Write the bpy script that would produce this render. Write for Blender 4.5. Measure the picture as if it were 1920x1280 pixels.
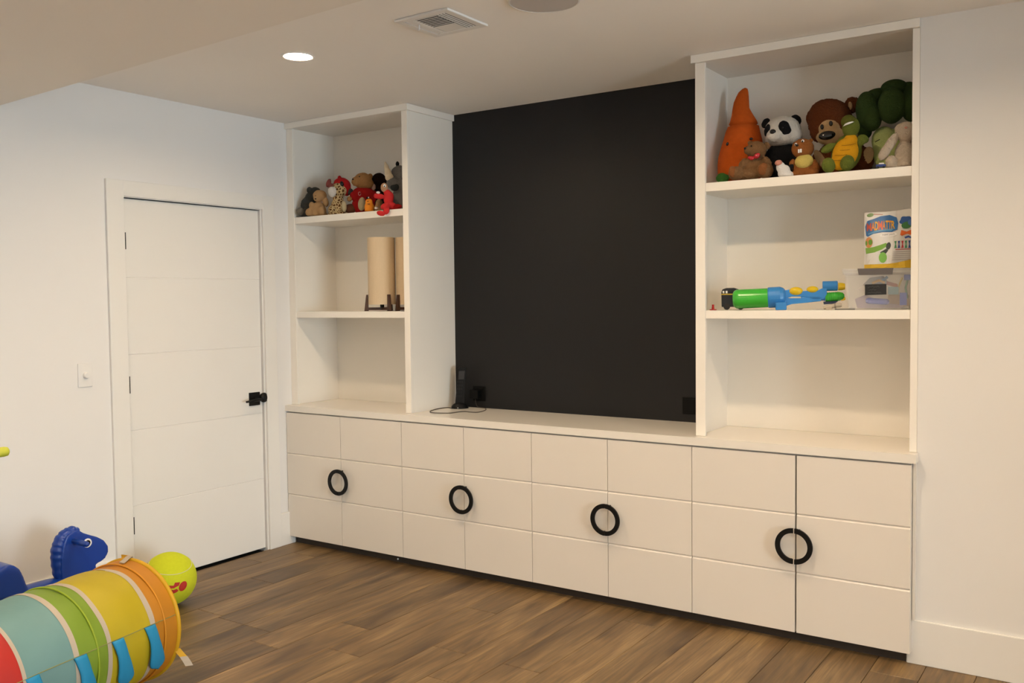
import bpy, bmesh, math, random
from mathutils import Vector, Matrix

random.seed(7)
sc = bpy.context.scene
col = sc.collection
for o in list(bpy.data.objects):
    bpy.data.objects.remove(o)

# ------------------------------------------------------------------ camera
CAM = Vector((4.3046, -3.9541, 1.4903))
YAW, PITCH, ROLL, FPX = .5921, -.0456, -.0113, 1730.72
cyw, syw, cpt, spt, crl, srl = math.cos(YAW), math.sin(YAW), math.cos(PITCH), math.sin(PITCH), math.cos(ROLL), math.sin(ROLL)
FWD = Vector((-syw*cpt, cyw*cpt, spt))
_r = Vector((cyw, syw, 0)); _u = _r.cross(FWD)
RT = crl*_r + srl*_u
UP = -srl*_r + crl*_u
cam = bpy.data.cameras.new('camera')
cam.sensor_width = 36; cam.lens = FPX/1920*36; cam.clip_start = .05; cam.clip_end = 100
camo = bpy.data.objects.new('camera', cam); col.objects.link(camo)
M = Matrix.Identity(4)
for i in range(3):
    M[i][0] = RT[i]; M[i][1] = UP[i]; M[i][2] = -FWD[i]; M[i][3] = CAM[i]
camo.matrix_world = M
sc.camera = camo

# ------------------------------------------------------------------ world / light / exposure
LAMP_STRENGTH = 500.0
LAMP_COLOR = (1.0, .76, .505)
SKY_COLOR = (.74, .89, .98)
SKY_STRENGTH = 18.0
world = bpy.data.worlds.new('sky'); sc.world = world
world.use_nodes = True
wn = world.node_tree; wn.nodes.clear()
wo = wn.nodes.new('ShaderNodeOutputWorld'); wb = wn.nodes.new('ShaderNodeBackground')
# an even, bright overcast sky all round
wb.inputs[0].default_value = (*SKY_COLOR, 1); wb.inputs[1].default_value = SKY_STRENGTH
wn.links.new(wb.outputs[0], wo.inputs[0])
# daylight enters only through the tall window far along the right; the portal guides sampling
def portal(loc, rot, w, h):
    l = bpy.data.lights.new('window_portal', 'AREA'); l.shape = 'RECTANGLE'; l.size = w; l.size_y = h
    l.cycles.is_portal = True
    o = bpy.data.objects.new('window_portal', l); col.objects.link(o); o.location = loc; o.rotation_euler = rot
portal((9.2, -2.9, 1.18), (math.radians(90), 0, math.radians(90)), 2.2, 2.15)
vs = sc.view_settings
vs.view_transform = 'Standard'; vs.look = 'None'; vs.gamma = 1; vs.use_curve_mapping = False
vs.exposure = 0.23

# ------------------------------------------------------------------ helpers
def ray(u, v):
    return FWD + (u-960)/FPX*RT - (v-640)/FPX*UP

def at(u, v, ax, val):
    d = ray(u, v); t = (val-CAM[ax])/d[ax]
    return CAM + t*d

MATS = {}
def mat(name, color, rough=.5, var=.06, scale=30, bump=0.0, bscale=200, metal=0, sheen=0, spec=.5, emit=0, coat=0, trans=None):
    if name in MATS: return MATS[name]
    m = bpy.data.materials.new(name); m.use_nodes = True
    nt = m.node_tree; nt.nodes.clear(); N = nt.nodes.new; L = nt.links.new
    out = N('ShaderNodeOutputMaterial'); p = N('ShaderNodeBsdfPrincipled')
    tc = N('ShaderNodeTexCoord')
    if var:
        no = N('ShaderNodeTexNoise'); no.inputs['Scale'].default_value = scale; no.inputs['Detail'].default_value = 4
        L(tc.outputs['Object'], no.inputs['Vector'])
        mx = N('ShaderNodeMix'); mx.data_type = 'RGBA'
        c = Vector(color)
        mx.inputs[6].default_value = (*[max(0, x*(1-var)) for x in c], 1)
        mx.inputs[7].default_value = (*[min(1, x*(1+var)) for x in c], 1)
        L(no.outputs['Fac'], mx.inputs[0]); L(mx.outputs[2], p.inputs['Base Color'])
    else:
        p.inputs['Base Color'].default_value = (*color, 1)
    p.inputs['Roughness'].default_value = rough; p.inputs['Metallic'].default_value = metal
    p.inputs['Specular IOR Level'].default_value = spec
    if sheen:
        p.inputs['Sheen Weight'].default_value = sheen; p.inputs['Sheen Roughness'].default_value = .5
        p.inputs['Sheen Tint'].default_value = (*[min(1, x*1.3+.05) for x in color], 1)
    if coat: p.inputs['Coat Weight'].default_value = coat
    if emit:
        p.inputs['Emission Color'].default_value = (*color, 1); p.inputs['Emission Strength'].default_value = emit
    if bump:
        nb = N('ShaderNodeTexNoise'); nb.inputs['Scale'].default_value = bscale; nb.inputs['Detail'].default_value = 3
        L(tc.outputs['Object'], nb.inputs['Vector'])
        bp = N('ShaderNodeBump'); bp.inputs['Strength'].default_value = bump; bp.inputs['Distance'].default_value = .004
        L(nb.outputs['Fac'], bp.inputs['Height']); L(bp.outputs[0], p.inputs['Normal'])
    if trans is not None:
        tr = N('ShaderNodeBsdfTransparent'); ms = N('ShaderNodeMixShader'); ms.inputs[0].default_value = trans
        L(p.outputs[0], ms.inputs[1]); L(tr.outputs[0], ms.inputs[2]); L(ms.outputs[0], out.inputs[0])
    else:
        L(p.outputs[0], out.inputs[0])
    MATS[name] = m
    return m

def plush(name, c, var=.18):
    return mat('plush_'+name, c, rough=.95, var=var, scale=60, bump=.9, bscale=260, sheen=.25, spec=.1)

def plastic(name, c, rough=.35):
    return mat('plastic_'+name, c, rough=rough, var=.02, spec=.5)

WL = {}   # world origin of every object built here
def new_obj(name, data, parent=None, loc=None):
    o = bpy.data.objects.new(name, data); col.objects.link(o)
    if parent is not None:
        o.parent = parent; WL[o] = WL[parent].copy()
    else:
        WL[o] = Vector(loc) if loc is not None else Vector((0, 0, 0))
        o.location = WL[o]
    return o

def tag(o, label=None, cat=None, group=None, kind=None):
    if label: o['label'] = label
    if cat: o['category'] = cat
    if group: o['group'] = group
    if kind: o['kind'] = kind
    return o

def empty(name, loc, label=None, cat=None, group=None, kind=None):
    o = new_obj(name, None, None, loc); o.empty_display_size = .05
    return tag(o, label, cat, group, kind)

class MB:
    """collects geometry in world coordinates, builds ONE mesh object"""
    def __init__(s): s.v = []; s.f = []
    def add(s, vs, fs):
        k = len(s.v); s.v += [Vector(x) for x in vs]; s.f += [tuple(i+k for i in f) for f in fs]; return s
    def box(s, x0, x1, y0, y1, z0, z1):
        return s.add([(x0,y0,z0),(x1,y0,z0),(x1,y1,z0),(x0,y1,z0),(x0,y0,z1),(x1,y0,z1),(x1,y1,z1),(x0,y1,z1)],
                     [(0,3,2,1),(4,5,6,7),(0,1,5,4),(1,2,6,5),(2,3,7,6),(3,0,4,7)])
    def obox(s, c, ax, ay, az, hx, hy, hz):
        c, ax, ay, az = Vector(c), Vector(ax), Vector(ay), Vector(az)
        vs = [c + sx*hx*ax + sy*hy*ay + sz*hz*az for sz in (-1, 1) for sx, sy in ((-1,-1),(1,-1),(1,1),(-1,1))]
        return s.add(vs, [(0,3,2,1),(4,5,6,7),(0,1,5,4),(1,2,6,5),(2,3,7,6),(3,0,4,7)])
    def ell(s, c, ax, ay, az, rx, ry, rz, nu=20, nv=12):
        c, ax, ay, az = Vector(c), Vector(ax), Vector(ay), Vector(az)
        vs = [c + az*rz]
        for j in range(1, nv):
            ph = math.pi*j/nv
            for i in range(nu):
                th = 2*math.pi*i/nu
                vs.append(c + ax*(rx*math.sin(ph)*math.cos(th)) + ay*(ry*math.sin(ph)*math.sin(th)) + az*(rz*math.cos(ph)))
        vs.append(c - az*rz)
        fs = [(0, 1+i, 1+(i+1) % nu) for i in range(nu)]
        for j in range(nv-2):
            a = 1+j*nu; b = a+nu
            fs += [(a+i, b+i, b+(i+1) % nu, a+(i+1) % nu) for i in range(nu)]
        a = 1+(nv-2)*nu; e = len(vs)-1
        fs += [(a+i, e, a+(i+1) % nu) for i in range(nu)]
        return s.add(vs, fs)
    def tube(s, pts, rad, n=12, closed=False, cap=True):
        pts = [Vector(p) for p in pts]; m = len(pts)
        if not hasattr(rad, '__len__'): rad = [rad]*m
        vs = []; ref = None
        for i, p in enumerate(pts):
            if closed: t = pts[(i+1) % m]-pts[i-1]
            else: t = pts[min(i+1, m-1)]-pts[max(i-1, 0)]
            t = t.normalized() if t.length > 1e-9 else Vector((0, 0, 1))
            if ref is None:
                ref = Vector((0, 0, 1)) if abs(t.z) < .9 else Vector((1, 0, 0))
            a = (ref - t*ref.dot(t)).normalized(); b = t.cross(a); ref = a
            for k in range(n):
                th = 2*math.pi*k/n
                vs.append(p + rad[i]*(math.cos(th)*a + math.sin(th)*b))
        fs = []
        for i in range(m if closed else m-1):
            A = i*n; B = ((i+1) % m)*n
            fs += [(A+k, A+(k+1) % n, B+(k+1) % n, B+k) for k in range(n)]
        if cap and not closed:
            fs += [tuple(range(n-1, -1, -1)), tuple(range((m-1)*n, m*n))]
        return s.add(vs, fs)
    def lathe(s, c, axis, prof, n=28, ring=False):
        """prof: (distance along axis, radius)"""
        c = Vector(c); axis = Vector(axis).normalized()
        r = Vector((0, 0, 1)) if abs(axis.z) < .9 else Vector((1, 0, 0))
        a = (r-axis*r.dot(axis)).normalized(); b = axis.cross(a)
        vs = []
        for d, rr in prof:
            for k in range(n):
                th = 2*math.pi*k/n
                vs.append(c + axis*d + rr*(math.cos(th)*a+math.sin(th)*b))
        fs = []
        for i in range(len(prof)-1):
            A, B = i*n, (i+1)*n
            fs += [(A+k, A+(k+1) % n, B+(k+1) % n, B+k) for k in range(n)]
        if ring:
            A = (len(prof)-1)*n
            fs += [(A+k, A+(k+1) % n, (k+1) % n, k) for k in range(n)]
            return s.add(vs, fs)
        if prof[0][1] > 1e-6: fs.append(tuple(range(n-1, -1, -1)))
        if prof[-1][1] > 1e-6: fs.append(tuple(range((len(prof)-1)*n, len(prof)*n)))
        return s.add(vs, fs)
    def prism(s, poly, d):
        """poly: list of world points (planar), extruded by vector d"""
        n = len(poly); d = Vector(d); poly = [Vector(p) for p in poly]
        return s.add(poly + [p+d for p in poly],
                     [tuple(range(n-1, -1, -1)), tuple(range(n, 2*n))] + [(i, (i+1) % n, n+(i+1) % n, n+i) for i in range(n)])
    def build(s, name, m, parent=None, smooth=False, bevel=0, bseg=2, loc=None, remesh=0, smi=5, fur=0, zmin=None):
        if zmin is not None:
            for v in s.v:
                if v.z < zmin: v.z = zmin
        if parent is not None: org = WL[parent]
        elif loc is not None: org = Vector(loc)
        else:
            xs = [v.x for v in s.v]; ys = [v.y for v in s.v]; zs = [v.z for v in s.v]
            org = Vector(((min(xs)+max(xs))/2, (min(ys)+max(ys))/2, min(zs)))
        me = bpy.data.meshes.new(name)
        me.from_pydata([v-org for v in s.v], [], s.f)
        bm = bmesh.new(); bm.from_mesh(me)
        bmesh.ops.remove_doubles(bm, verts=bm.verts, dist=1e-6)
        bmesh.ops.recalc_face_normals(bm, faces=bm.faces); bm.to_mesh(me); bm.free()
        if smooth or remesh:
            me.polygons.foreach_set('use_smooth', [True]*len(me.polygons))
        me.materials.append(m)
        o = new_obj(name, me, parent, None if parent is not None else org)
        if remesh:
            r = o.modifiers.new('blend', 'REMESH'); r.mode = 'VOXEL'; r.voxel_size = remesh; r.use_smooth_shade = True
            sm = o.modifiers.new('soften', 'SMOOTH'); sm.factor = .5; sm.iterations = smi
            if fur:
                dm = o.modifiers.new('pile', 'DISPLACE'); dm.texture = FURTEX; dm.strength = fur; dm.mid_level = .5; dm.texture_coords = 'LOCAL'
        if bevel:
            b = o.modifiers.new('edge', 'BEVEL'); b.width = bevel; b.segments = bseg; b.limit_method = 'ANGLE'; b.angle_limit = math.radians(40)
        return o

FURTEX = bpy.data.textures.new('pile', 'CLOUDS'); FURTEX.noise_scale = .0075; FURTEX.noise_depth = 2

# ------------------------------------------------------------------ dimensions
H = 2.5753           # ceiling
D = .412             # back wall
YB = -.051           # front face of base cabinet doors
ZC = .858            # counter top
XR = 3.596           # right end of the niche
XE = 9.0             # room right side
YE = -6.2            # room rear
ZS = 2.385           # soffit underside

# ------------------------------------------------------------------ materials of the shell
M_wall = mat('wall_paint', (.80, .79, .775), rough=.6, var=.012, scale=3, bump=.05, bscale=350)
M_ceil = mat('ceiling_paint', (.89, .865, .83), rough=.75, var=.012, scale=3, bump=.05, bscale=350)
M_trim = mat('trim_enamel', (.82, .805, .77), rough=.35, var=.01, scale=5)
M_shelf = mat('shelf_lacquer_lightened', (.90, .86, .79), rough=.4, var=.01, scale=5)  # set lighter than the cabinet lacquer to brighten the shaded compartments
M_cab = mat('cabinet_lacquer', (.79, .74, .675), rough=.32, var=.01, scale=5)
M_dark = mat('charcoal_paint', (.006, .006, .007), rough=.5, spec=.35, var=.05, scale=4, bump=.04, bscale=300)
M_black = mat('black_metal', (.004, .0038, .0036), rough=.5, var=.05, spec=.25)
M_void = mat('dark_void', (.01, .01, .01), rough=.9)
M_toe = mat('toe_board', (.035, .026, .02), rough=.5, var=.1)

def wood_material():
    m = bpy.data.materials.new('oak_floor'); m.use_nodes = True
    nt = m.node_tree; nt.nodes.clear(); N = nt.nodes.new; L = nt.links.new
    out = N('ShaderNodeOutputMaterial'); p = N('ShaderNodeBsdfPrincipled'); L(p.outputs[0], out.inputs[0])
    tc = N('ShaderNodeTexCoord'); oi = N('ShaderNodeObjectInfo')
    cmb = N('ShaderNodeCombineXYZ'); mul = N('ShaderNodeMath'); mul.operation = 'MULTIPLY'; mul.inputs[1].default_value = 57.0
    L(oi.outputs['Random'], mul.inputs[0]); L(mul.outputs[0], cmb.inputs[0]); L(mul.outputs[0], cmb.inputs[1]); L(mul.outputs[0], cmb.inputs[2])
    add = N('ShaderNodeVectorMath'); add.operation = 'ADD'; L(tc.outputs['Object'], add.inputs[0]); L(cmb.outputs[0], add.inputs[1])
    def noise(sx, sy, det, rough=.6, dist=0):
        mp = N('ShaderNodeMapping'); mp.inputs['Scale'].default_value = (sx, sy, sx); L(add.outputs[0], mp.inputs[0])
        n = N('ShaderNodeTexNoise'); n.inputs['Scale'].default_value = 1; n.inputs['Detail'].default_value = det
        n.inputs['Roughness'].default_value = rough; n.inputs['Distortion'].default_value = dist
        L(mp.outputs[0], n.inputs['Vector']); return n
    broad = noise(9, 1.3, 3, .6, .6); grain = noise(90, 3.0, 6, .65, .4); fine = noise(420, 12, 3)
    r1 = N('ShaderNodeValToRGB'); e = r1.color_ramp.elements
    e[0].position = .30; e[0].color = (.085, .046, .016, 1); e[1].position = .70; e[1].color = (.30, .185, .068, 1)
    k = r1.color_ramp.elements.new(.5); k.color = (.182, .106, .036, 1)
    L(broad.outputs['Fac'], r1.inputs[0])
    g1 = N('ShaderNodeValToRGB'); e = g1.color_ramp.elements
    e[0].position = .32; e[0].color = (.42, .42, .44, 1); e[1].position = .62; e[1].color = (1.12, 1.12, 1.12, 1)
    L(grain.outputs['Fac'], g1.inputs[0])
    mx = N('ShaderNodeMix'); mx.data_type = 'RGBA'; mx.blend_type = 'MULTIPLY'; mx.inputs[0].default_value = .75
    L(r1.outputs[0], mx.inputs[6]); L(g1.outputs[0], mx.inputs[7])
    hs = N('ShaderNodeHueSaturation'); hs.inputs['Saturation'].default_value = .92
    mr = N('ShaderNodeMapRange'); mr.inputs[3].default_value = .82; mr.inputs[4].default_value = 1.22
    L(oi.outputs['Random'], mr.inputs[0]); L(mr.outputs[0], hs.inputs['Value']); L(mx.outputs[2], hs.inputs['Color'])
    # pale limed pores in streaks
    sp = N('ShaderNodeMath'); sp.operation = 'GREATER_THAN'; sp.inputs[1].default_value = .68; L(fine.outputs['Fac'], sp.inputs[0])
    sp2 = N('ShaderNodeMath'); sp2.operation = 'GREATER_THAN'; sp2.inputs[1].default_value = .56; L(broad.outputs['Fac'], sp2.inputs[0])
    spm = N('ShaderNodeMath'); spm.operation = 'MULTIPLY'; L(sp.outputs[0], spm.inputs[0]); L(sp2.outputs[0], spm.inputs[1])
    spf = N('ShaderNodeMath'); spf.operation = 'MULTIPLY'; spf.inputs[1].default_value = .3; L(spm.outputs[0], spf.inputs[0])
    m2 = N('ShaderNodeMix'); m2.data_type = 'RGBA'; m2.inputs[7].default_value = (.5, .4, .28, 1)
    L(spf.outputs[0], m2.inputs[0]); L(hs.outputs[0], m2.inputs[6])
    km = N('ShaderNodeMapping'); km.inputs['Scale'].default_value = (4.2, 1.5, 4.2); L(add.outputs[0], km.inputs[0])
    kw = N('ShaderNodeTexVoronoi'); kw.inputs['Scale'].default_value = 1; L(km.outputs[0], kw.inputs['Vector'])
    kn = N('ShaderNodeMix'); kn.data_type = 'FLOAT'; kn.inputs[0].default_value = .12; L(kw.outputs['Distance'], kn.inputs[2]); L(grain.outputs['Fac'], kn.inputs[3])
    kr = N('ShaderNodeValToRGB'); e = kr.color_ramp.elements
    e[0].position = .07; e[0].color = (.35, .30, .28, 1); e[1].position = .19; e[1].color = (1, 1, 1, 1); L(kn.outputs[0], kr.inputs[0])
    m3 = N('ShaderNodeMix'); m3.data_type = 'RGBA'; m3.blend_type = 'MULTIPLY'; m3.inputs[0].default_value = .9
    L(m2.outputs[2], m3.inputs[6]); L(kr.outputs[0], m3.inputs[7])
    L(m3.outputs[2], p.inputs['Base Color'])
    rr = N('ShaderNodeMapRange'); rr.inputs[3].default_value = .36; rr.inputs[4].default_value = .55
    L(grain.outputs['Fac'], rr.inputs[0]); L(rr.outputs[0], p.inputs['Roughness'])
    bp = N('ShaderNodeBump'); bp.inputs['Strength'].default_value = .25; bp.inputs['Distance'].default_value = .002
    L(grain.outputs['Fac'], bp.inputs['Height']); L(bp.outputs[0], p.inputs['Normal'])
    return m
M_wood = wood_material()

# ------------------------------------------------------------------ shell
floor = MB().box(-.12, XE, YE, D, -.03, -.011).build('floor', M_void, loc=(0, 0, -.03)); tag(floor, kind='structure')
plank_cache = {}
def plank_mesh(w, ln):
    key = (round(w, 4), round(ln, 4))
    if key in plank_cache: return plank_cache[key]
    g = .0008; c = .0016; hx = w/2-g; y0 = g; y1 = ln-g
    b = [(-hx, y0, -.01), (hx, y0, -.01), (hx, y1, -.01), (-hx, y1, -.01)]
    m_ = [(x, y, -c) for x, y, z in b]
    t = [(-hx+c, y0+c, 0), (hx-c, y0+c, 0), (hx-c, y1-c, 0), (-hx+c, y1-c, 0)]
    f = [(3, 2, 1, 0), (8, 9, 10, 11)]
    for i in range(4):
        j = (i+1) % 4; f += [(i, j, 4+j, 4+i), (4+i, 4+j, 8+j, 8+i)]
    me = bpy.data.meshes.new('plank'); me.from_pydata(b+m_+t, [], f); me.materials.append(M_wood)
    plank_cache[key] = me; return me
PW, PL = .182, 1.22
nx = int(XE/PW)+1
far_planks = MB()
for i in range(nx):
    x0 = i*PW; w = min(PW, XE-x0)
    if w < .03: continue
    y = .06 - random.choice([.0, .2, .4, .6, .8, 1.0, 1.12])*PL*.98
    segs = [(y, .06)]
    while y > YE:
        segs.append((max(YE, y-PL), y)); y -= PL
    for a, b in segs:
        if b-a < .02: continue
        if x0 > 6.0:
            far_planks.box(x0+.0008, x0+w-.0008, a+.0008, b-.0008, -.01, 0); continue
        o = new_obj('plank', plank_mesh(w, b-a), floor)
        o.location = (x0+w/2-WL[floor].x, a-WL[floor].y, -WL[floor].z)

tag(far_planks.build('planks', M_wood, floor), kind='stuff')

def wall(name, mb, m=M_wall): return tag(mb.build(name, m), kind='structure')
DY0, DY1, DZ = -1.113, -.219, 2.036       # door opening
wl = MB().box(-.12, 0, YE, DY0, -.02, H+.1).box(-.12, 0, DY1, D, -.02, H+.1).box(-.12, 0, DY0, DY1, DZ, H+.1)
wall('wall_left', wl)
light_stop = MB().box(-.16, -.125, DY0-.1, DY1+.1, -.03, DZ+.1).build('door_light_stop', M_void); tag(light_stop, kind='structure')  # black plate added behind the door so no daylight leaks through its gaps
wall('wall_back', MB().box(-.12, XR, D, D+.1, -.02, H+.1), M_dark)
wall('wall_right', MB().box(XR, XE+.15, 0, D+.1, -.02, H+.1))
WY0, WY1, WZ0, WZ1 = -4.0, -1.8, .1, 2.25
wall('wall_daylight_baffle', MB().box(5.8, 5.92, -1.3, 0, -.02, H))  # unseen wall added to keep window daylight off the right wall
wall('wall_window', MB().box(XE, XE+.15, YE, WY0, -.02, H+.1).box(XE, XE+.15, WY1, 0, -.02, H+.1)
     .box(XE, XE+.15, WY0, WY1, -.02, WZ0).box(XE, XE+.15, WY0, WY1, WZ1, H+.1))
wall('wall_rear', MB().box(-.12, XE+.15, YE-.15, YE, -.02, H+.1))
M_pane = mat('window_glass', (.9, .95, .95), rough=.05, var=0, trans=.95)
win = empty('window_1', (XE+.08, (WY0+WY1)/2, WZ0), kind='structure')
fr = MB(); ym = (WY0+WY1)/2
fr.box(XE+.05, XE+.11, WY0, WY0+.05, WZ0, WZ1).box(XE+.05, XE+.11, WY1-.05, WY1, WZ0, WZ1)
fr.box(XE+.05, XE+.11, WY0+.05, WY1-.05, WZ0, WZ0+.05).box(XE+.05, XE+.11, WY0+.05, WY1-.05, WZ1-.05, WZ1)
fr.box(XE+.055, XE+.105, ym-.025, ym+.025, WZ0+.05, WZ1-.05)
fr.build('window_frame', M_trim, win)
for a, b in ((WY0+.05, ym-.025), (ym+.025, WY1-.05)):
    MB().box(XE+.075, XE+.081, a, b, WZ0+.05, WZ1-.05).build('pane', M_pane, win)
LAMPS = [(1.22, -1.04, H), (3.02, -1.04, H), (4.83, -1.04, H)] + [(x, y, ZS) for y in (-2.75, -4.6) for x in (1.62, 3.32, 5.03)]
HOLE = .062
def plate(mb, x0, x1, y0, y1, z, holes):
    """horizontal plate with round lamp openings"""
    q = .1; n = 32
    xs = sorted({x0, x1} | {h[0]+d for h in holes for d in (-q, q)}); ys = sorted({y0, y1} | {h[1]+d for h in holes for d in (-q, q)})
    for xa, xb in zip(xs[:-1], xs[1:]):
        for ya, yb in zip(ys[:-1], ys[1:]):
            hit = [h for h in holes if abs(h[0]-(xa+xb)/2) < 1e-4 and abs(h[1]-(ya+yb)/2) < 1e-4]
            if not hit:
                mb.add([(xa, ya, z), (xb, ya, z), (xb, yb, z), (xa, yb, z)], [(0, 1, 2, 3)]); continue
            cx, cy = hit[0][:2]; vs_ = []
            for i in range(n):
                th = 2*math.pi*(i+.5)/n + math.pi/n; c, s_ = math.cos(th), math.sin(th); k = q/max(abs(c), abs(s_))
                vs_ += [(cx+HOLE*c, cy+HOLE*s_, z), (cx+k*c, cy+k*s_, z)]
            mb.add(vs_, [(2*i, 2*i+1, 2*((i+1) % n)+1, 2*((i+1) % n)) for i in range(n)])
    return mb
cm = plate(MB(), -.12, XE+.15, -2.3, D+.1, H, LAMPS[:3])
cm.box(-.12, XE+.15, -2.3, D+.1, H+.1, H+.12)
wall('ceiling', cm, M_ceil)
sm_ = plate(MB(), 0, XE, YE, -2.4, ZS, LAMPS[3:])
sm_.prism([(0, -1.752, ZS), (XE, -2.225, ZS), (XE, -2.4, ZS), (0, -2.4, ZS)], (0, 0, H-ZS)).box(0, XE, YE, -2.4, ZS+.1, H+.12)
wall('soffit', sm_, mat('ceiling_paint_shaded', (.82, .78, .72), rough=.75, var=.012, scale=3, bump=.05, bscale=350))  # ceiling paint toned darker and warmer, shading put into the colour

# baseboards
def board(name, mb, **k): return tag(mb.build(name, M_trim, bevel=.003, **k), kind='structure')
board('baseboard_left', MB().box(0, .014, YE, -1.214, 0, .182))
board('baseboard_corner', MB().box(0, .014, -.122, -.004, 0, .20))
board('baseboard_right', MB().box(XR-.031, 5.8, -.012, 0, 0, .18).box(XR-.031, XR-.003, 0, .02, 0, .05))
board('baseboard_rear', MB().box(.014, XE-.014, YE, YE+.014, 0, .18))
board('baseboard_window', MB().box(XE-.014, XE, YE+.014, -.02, 0, .18))

# ------------------------------------------------------------------ room door
door = empty('door_1', (-.03, DY0, 0), kind='structure')
zs = [.012, .432, .828, 1.226, 1.625, 2.0335]
MB().box(-.055, -.021, DY0+.002, DY1-.002, .012, 2.0335).build('slab', M_trim, door)
for a, b in zip(zs[:-1], zs[1:]):
    g = .0026
    MB().prism([(-.021, DY0+.002, a), (-.015-g, DY0+.002, a), (-.015, DY0+.002, a+g), (-.015, DY0+.002, b-g), (-.015-g, DY0+.002, b), (-.021, DY0+.002, b)], (0, DY1-DY0-.004, 0)).build('panel', M_trim, door)
for a, b in ((1.771, 1.858), (1.024, 1.113), (.284, .375)):
    hg = MB().tube([(-.008, DY0+.003, a), (-.008, DY0+.003, b)], .0068, 10).box(-.016, -.0135, DY0+.003, DY0+.02, a, b)
    tag(hg.build('hinge', M_black, door, smooth=False), label='black metal hinge')
ros = MB().box(-.015, -.006, -.321, -.243, .879, .957).build('handle_rosette', M_black, door, bevel=.002)
lev = MB().tube([(-.006, -.282, .917), (.045, -.282, .917)], .010, 12).tube([(.042, -.275, .917), (.044, -.33, .916), (.04, -.385, .912)], [.009, .008, .006], 12)
lev.build('lever', M_black, ros, smooth=True)
lt = MB().lathe((-.012, -.2195, .921), (1, 0, 0), [(0, .026), (.012, .03), (.022, .026), (.028, .012)], 20).tube([(-.004, -.245, .913), (-.004, -.215, .913)], .006, 8)
lt.build('latch', M_black, door, smooth=True)
cas = empty('trim_1', (0, DY0, 0), kind='structure')
for b in ((0, .016, -1.214, DY0-.004, 0, 2.121), (0, .016, DY1+.012, -.122, 0, 2.121), (0, .016, DY0-.004, DY1+.012, DZ+.004, 2.121)):
    MB().box(*b).build('casing_board', M_trim, cas, bevel=.002)
MB().box(-.12, .002, DY1, DY1+.010, 0, DZ).box(-.12, .002, DY0-.004, DY0, 0, DZ).box(-.12, .002, DY0, DY1, DZ, DZ+.004).build('jamb', M_trim, cas)

# dimmer on the left wall
sw = empty('dimmer_switch', (0, -1.35, 1.08), 'white wall dimmer with a round knob left of the door', 'switch')
M_sw = plastic('switch_white', (.80, .79, .77))
MB().box(.0005, .007, -1.389, -1.313, 1.080, 1.198).build('plate', M_sw, sw, bevel=.003)
MB().lathe((.007, -1.35, 1.139), (1, 0, 0), [(0, .016), (.012, .0155), (.016, .013), (.0165, 0)], 20).build('knob', M_sw, sw, smooth=False)

# ------------------------------------------------------------------ base cabinets
XD = [.004, .4583, .9272, 1.3607, 1.7895, 2.2236, 2.6548, 3.127, 3.5849]
ZT, ZB_ = .814, .050
GZ = [ZB_, .309, .561, ZT]
labels = ['white two-door base cabinet at the left end beside the room door', 'white two-door base cabinet second from the left, under the phone',
          'white two-door base cabinet under the right part of the charcoal wall', 'white two-door base cabinet at the right end, its middle gap standing open']
for k in range(4):
    xa, xb = XD[2*k], XD[2*k+2]; xm = XD[2*k+1]
    cb = empty('base_cabinet', ((xa+xb)/2, .1, ZB_), labels[k], 'cabinet', 'base cabinets under the counter')
    t = .018; b = MB()
    b.box(xa+.001, xa+t, YB+.022, D-.002, ZB_, .818).box(xb-t, xb-.001, YB+.022, D-.002, ZB_, .818)
    b.box(xa+t, xb-t, YB+.022, D-.002, ZB_, ZB_+t).box(xa+t, xb-t, YB+.022, D-.002, .818-t, .818).box(xa+t, xb-t, D-.02, D-.002, ZB_+t, .818-t)
    b.build('body', M_cab, cb)
    gap = .0035 if k == 3 else .0016
    for s, (p, q) in enumerate(((xa, xm), (xm, xb))):
        p2 = p + (.0016 if s == 0 else gap); q2 = q - (gap if s == 0 else .0016)
        dr = MB().box(p2, q2, YB+.008, YB+.021, ZB_, ZT).build('door', M_cab, cb)
        for z0, z1 in zip(GZ[:-1], GZ[1:]):
            ga = .0062 if z0 > ZB_ else .0012; gb = .0062 if z1 < ZT else .0012
            MB().prism([(p2, YB+.0082, z0), (p2, YB+ga, z0), (p2, YB, z0+ga), (p2, YB, z1-gb), (p2, YB+gb, z1), (p2, YB+.0082, z1)], (q2-p2, 0, 0)).build('panel', M_cab, dr)
        # half ring pull
        cz = .431; R0, R1 = .0555, .0765; n = 24; hb = MB()
        a0, a1 = (math.pi/2, 3*math.pi/2) if s == 0 else (-math.pi/2, math.pi/2)
        sx = -gap*.9 if s == 0 else gap*.9
        vs_ = []
        for i in range(n+1):
            th = a0+(a1-a0)*i/n
            for r, y in ((R0, YB-.024), (R1, YB-.024), (R1, YB-.034), (R0, YB-.034)):
                vs_.append((xm+sx+r*math.cos(th), y, cz+r*math.sin(th)))
        fs_ = [(0, 1, 2, 3), (4*n+3, 4*n+2, 4*n+1, 4*n)]
        for i in range(n):
            for j in range(4):
                fs_.append((4*i+j, 4*i+(j+1) % 4, 4*i+4+(j+1) % 4, 4*i+4+j))
        hb.add(vs_, fs_)
        rm = (R0+R1)/2
        for th in (math.pi/2, -math.pi/2):
            px_ = xm+sx+(-1 if s == 0 else 1)*.014
            hb.tube([(px_, YB-.002, cz+rm*math.sin(th)*.98), (px_, YB-.026, cz+rm*math.sin(th)*.98)], .005, 8)
        tag(hb.build('handle', M_black, dr, bevel=.001), label='black half-ring pull')
tk = MB().box(.015, XR-.035, .0, .016, 0, .049).build('toe_kick', M_toe)
tag(tk, 'dark recessed toe kick board under the white cabinets', 'toe kick')
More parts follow.
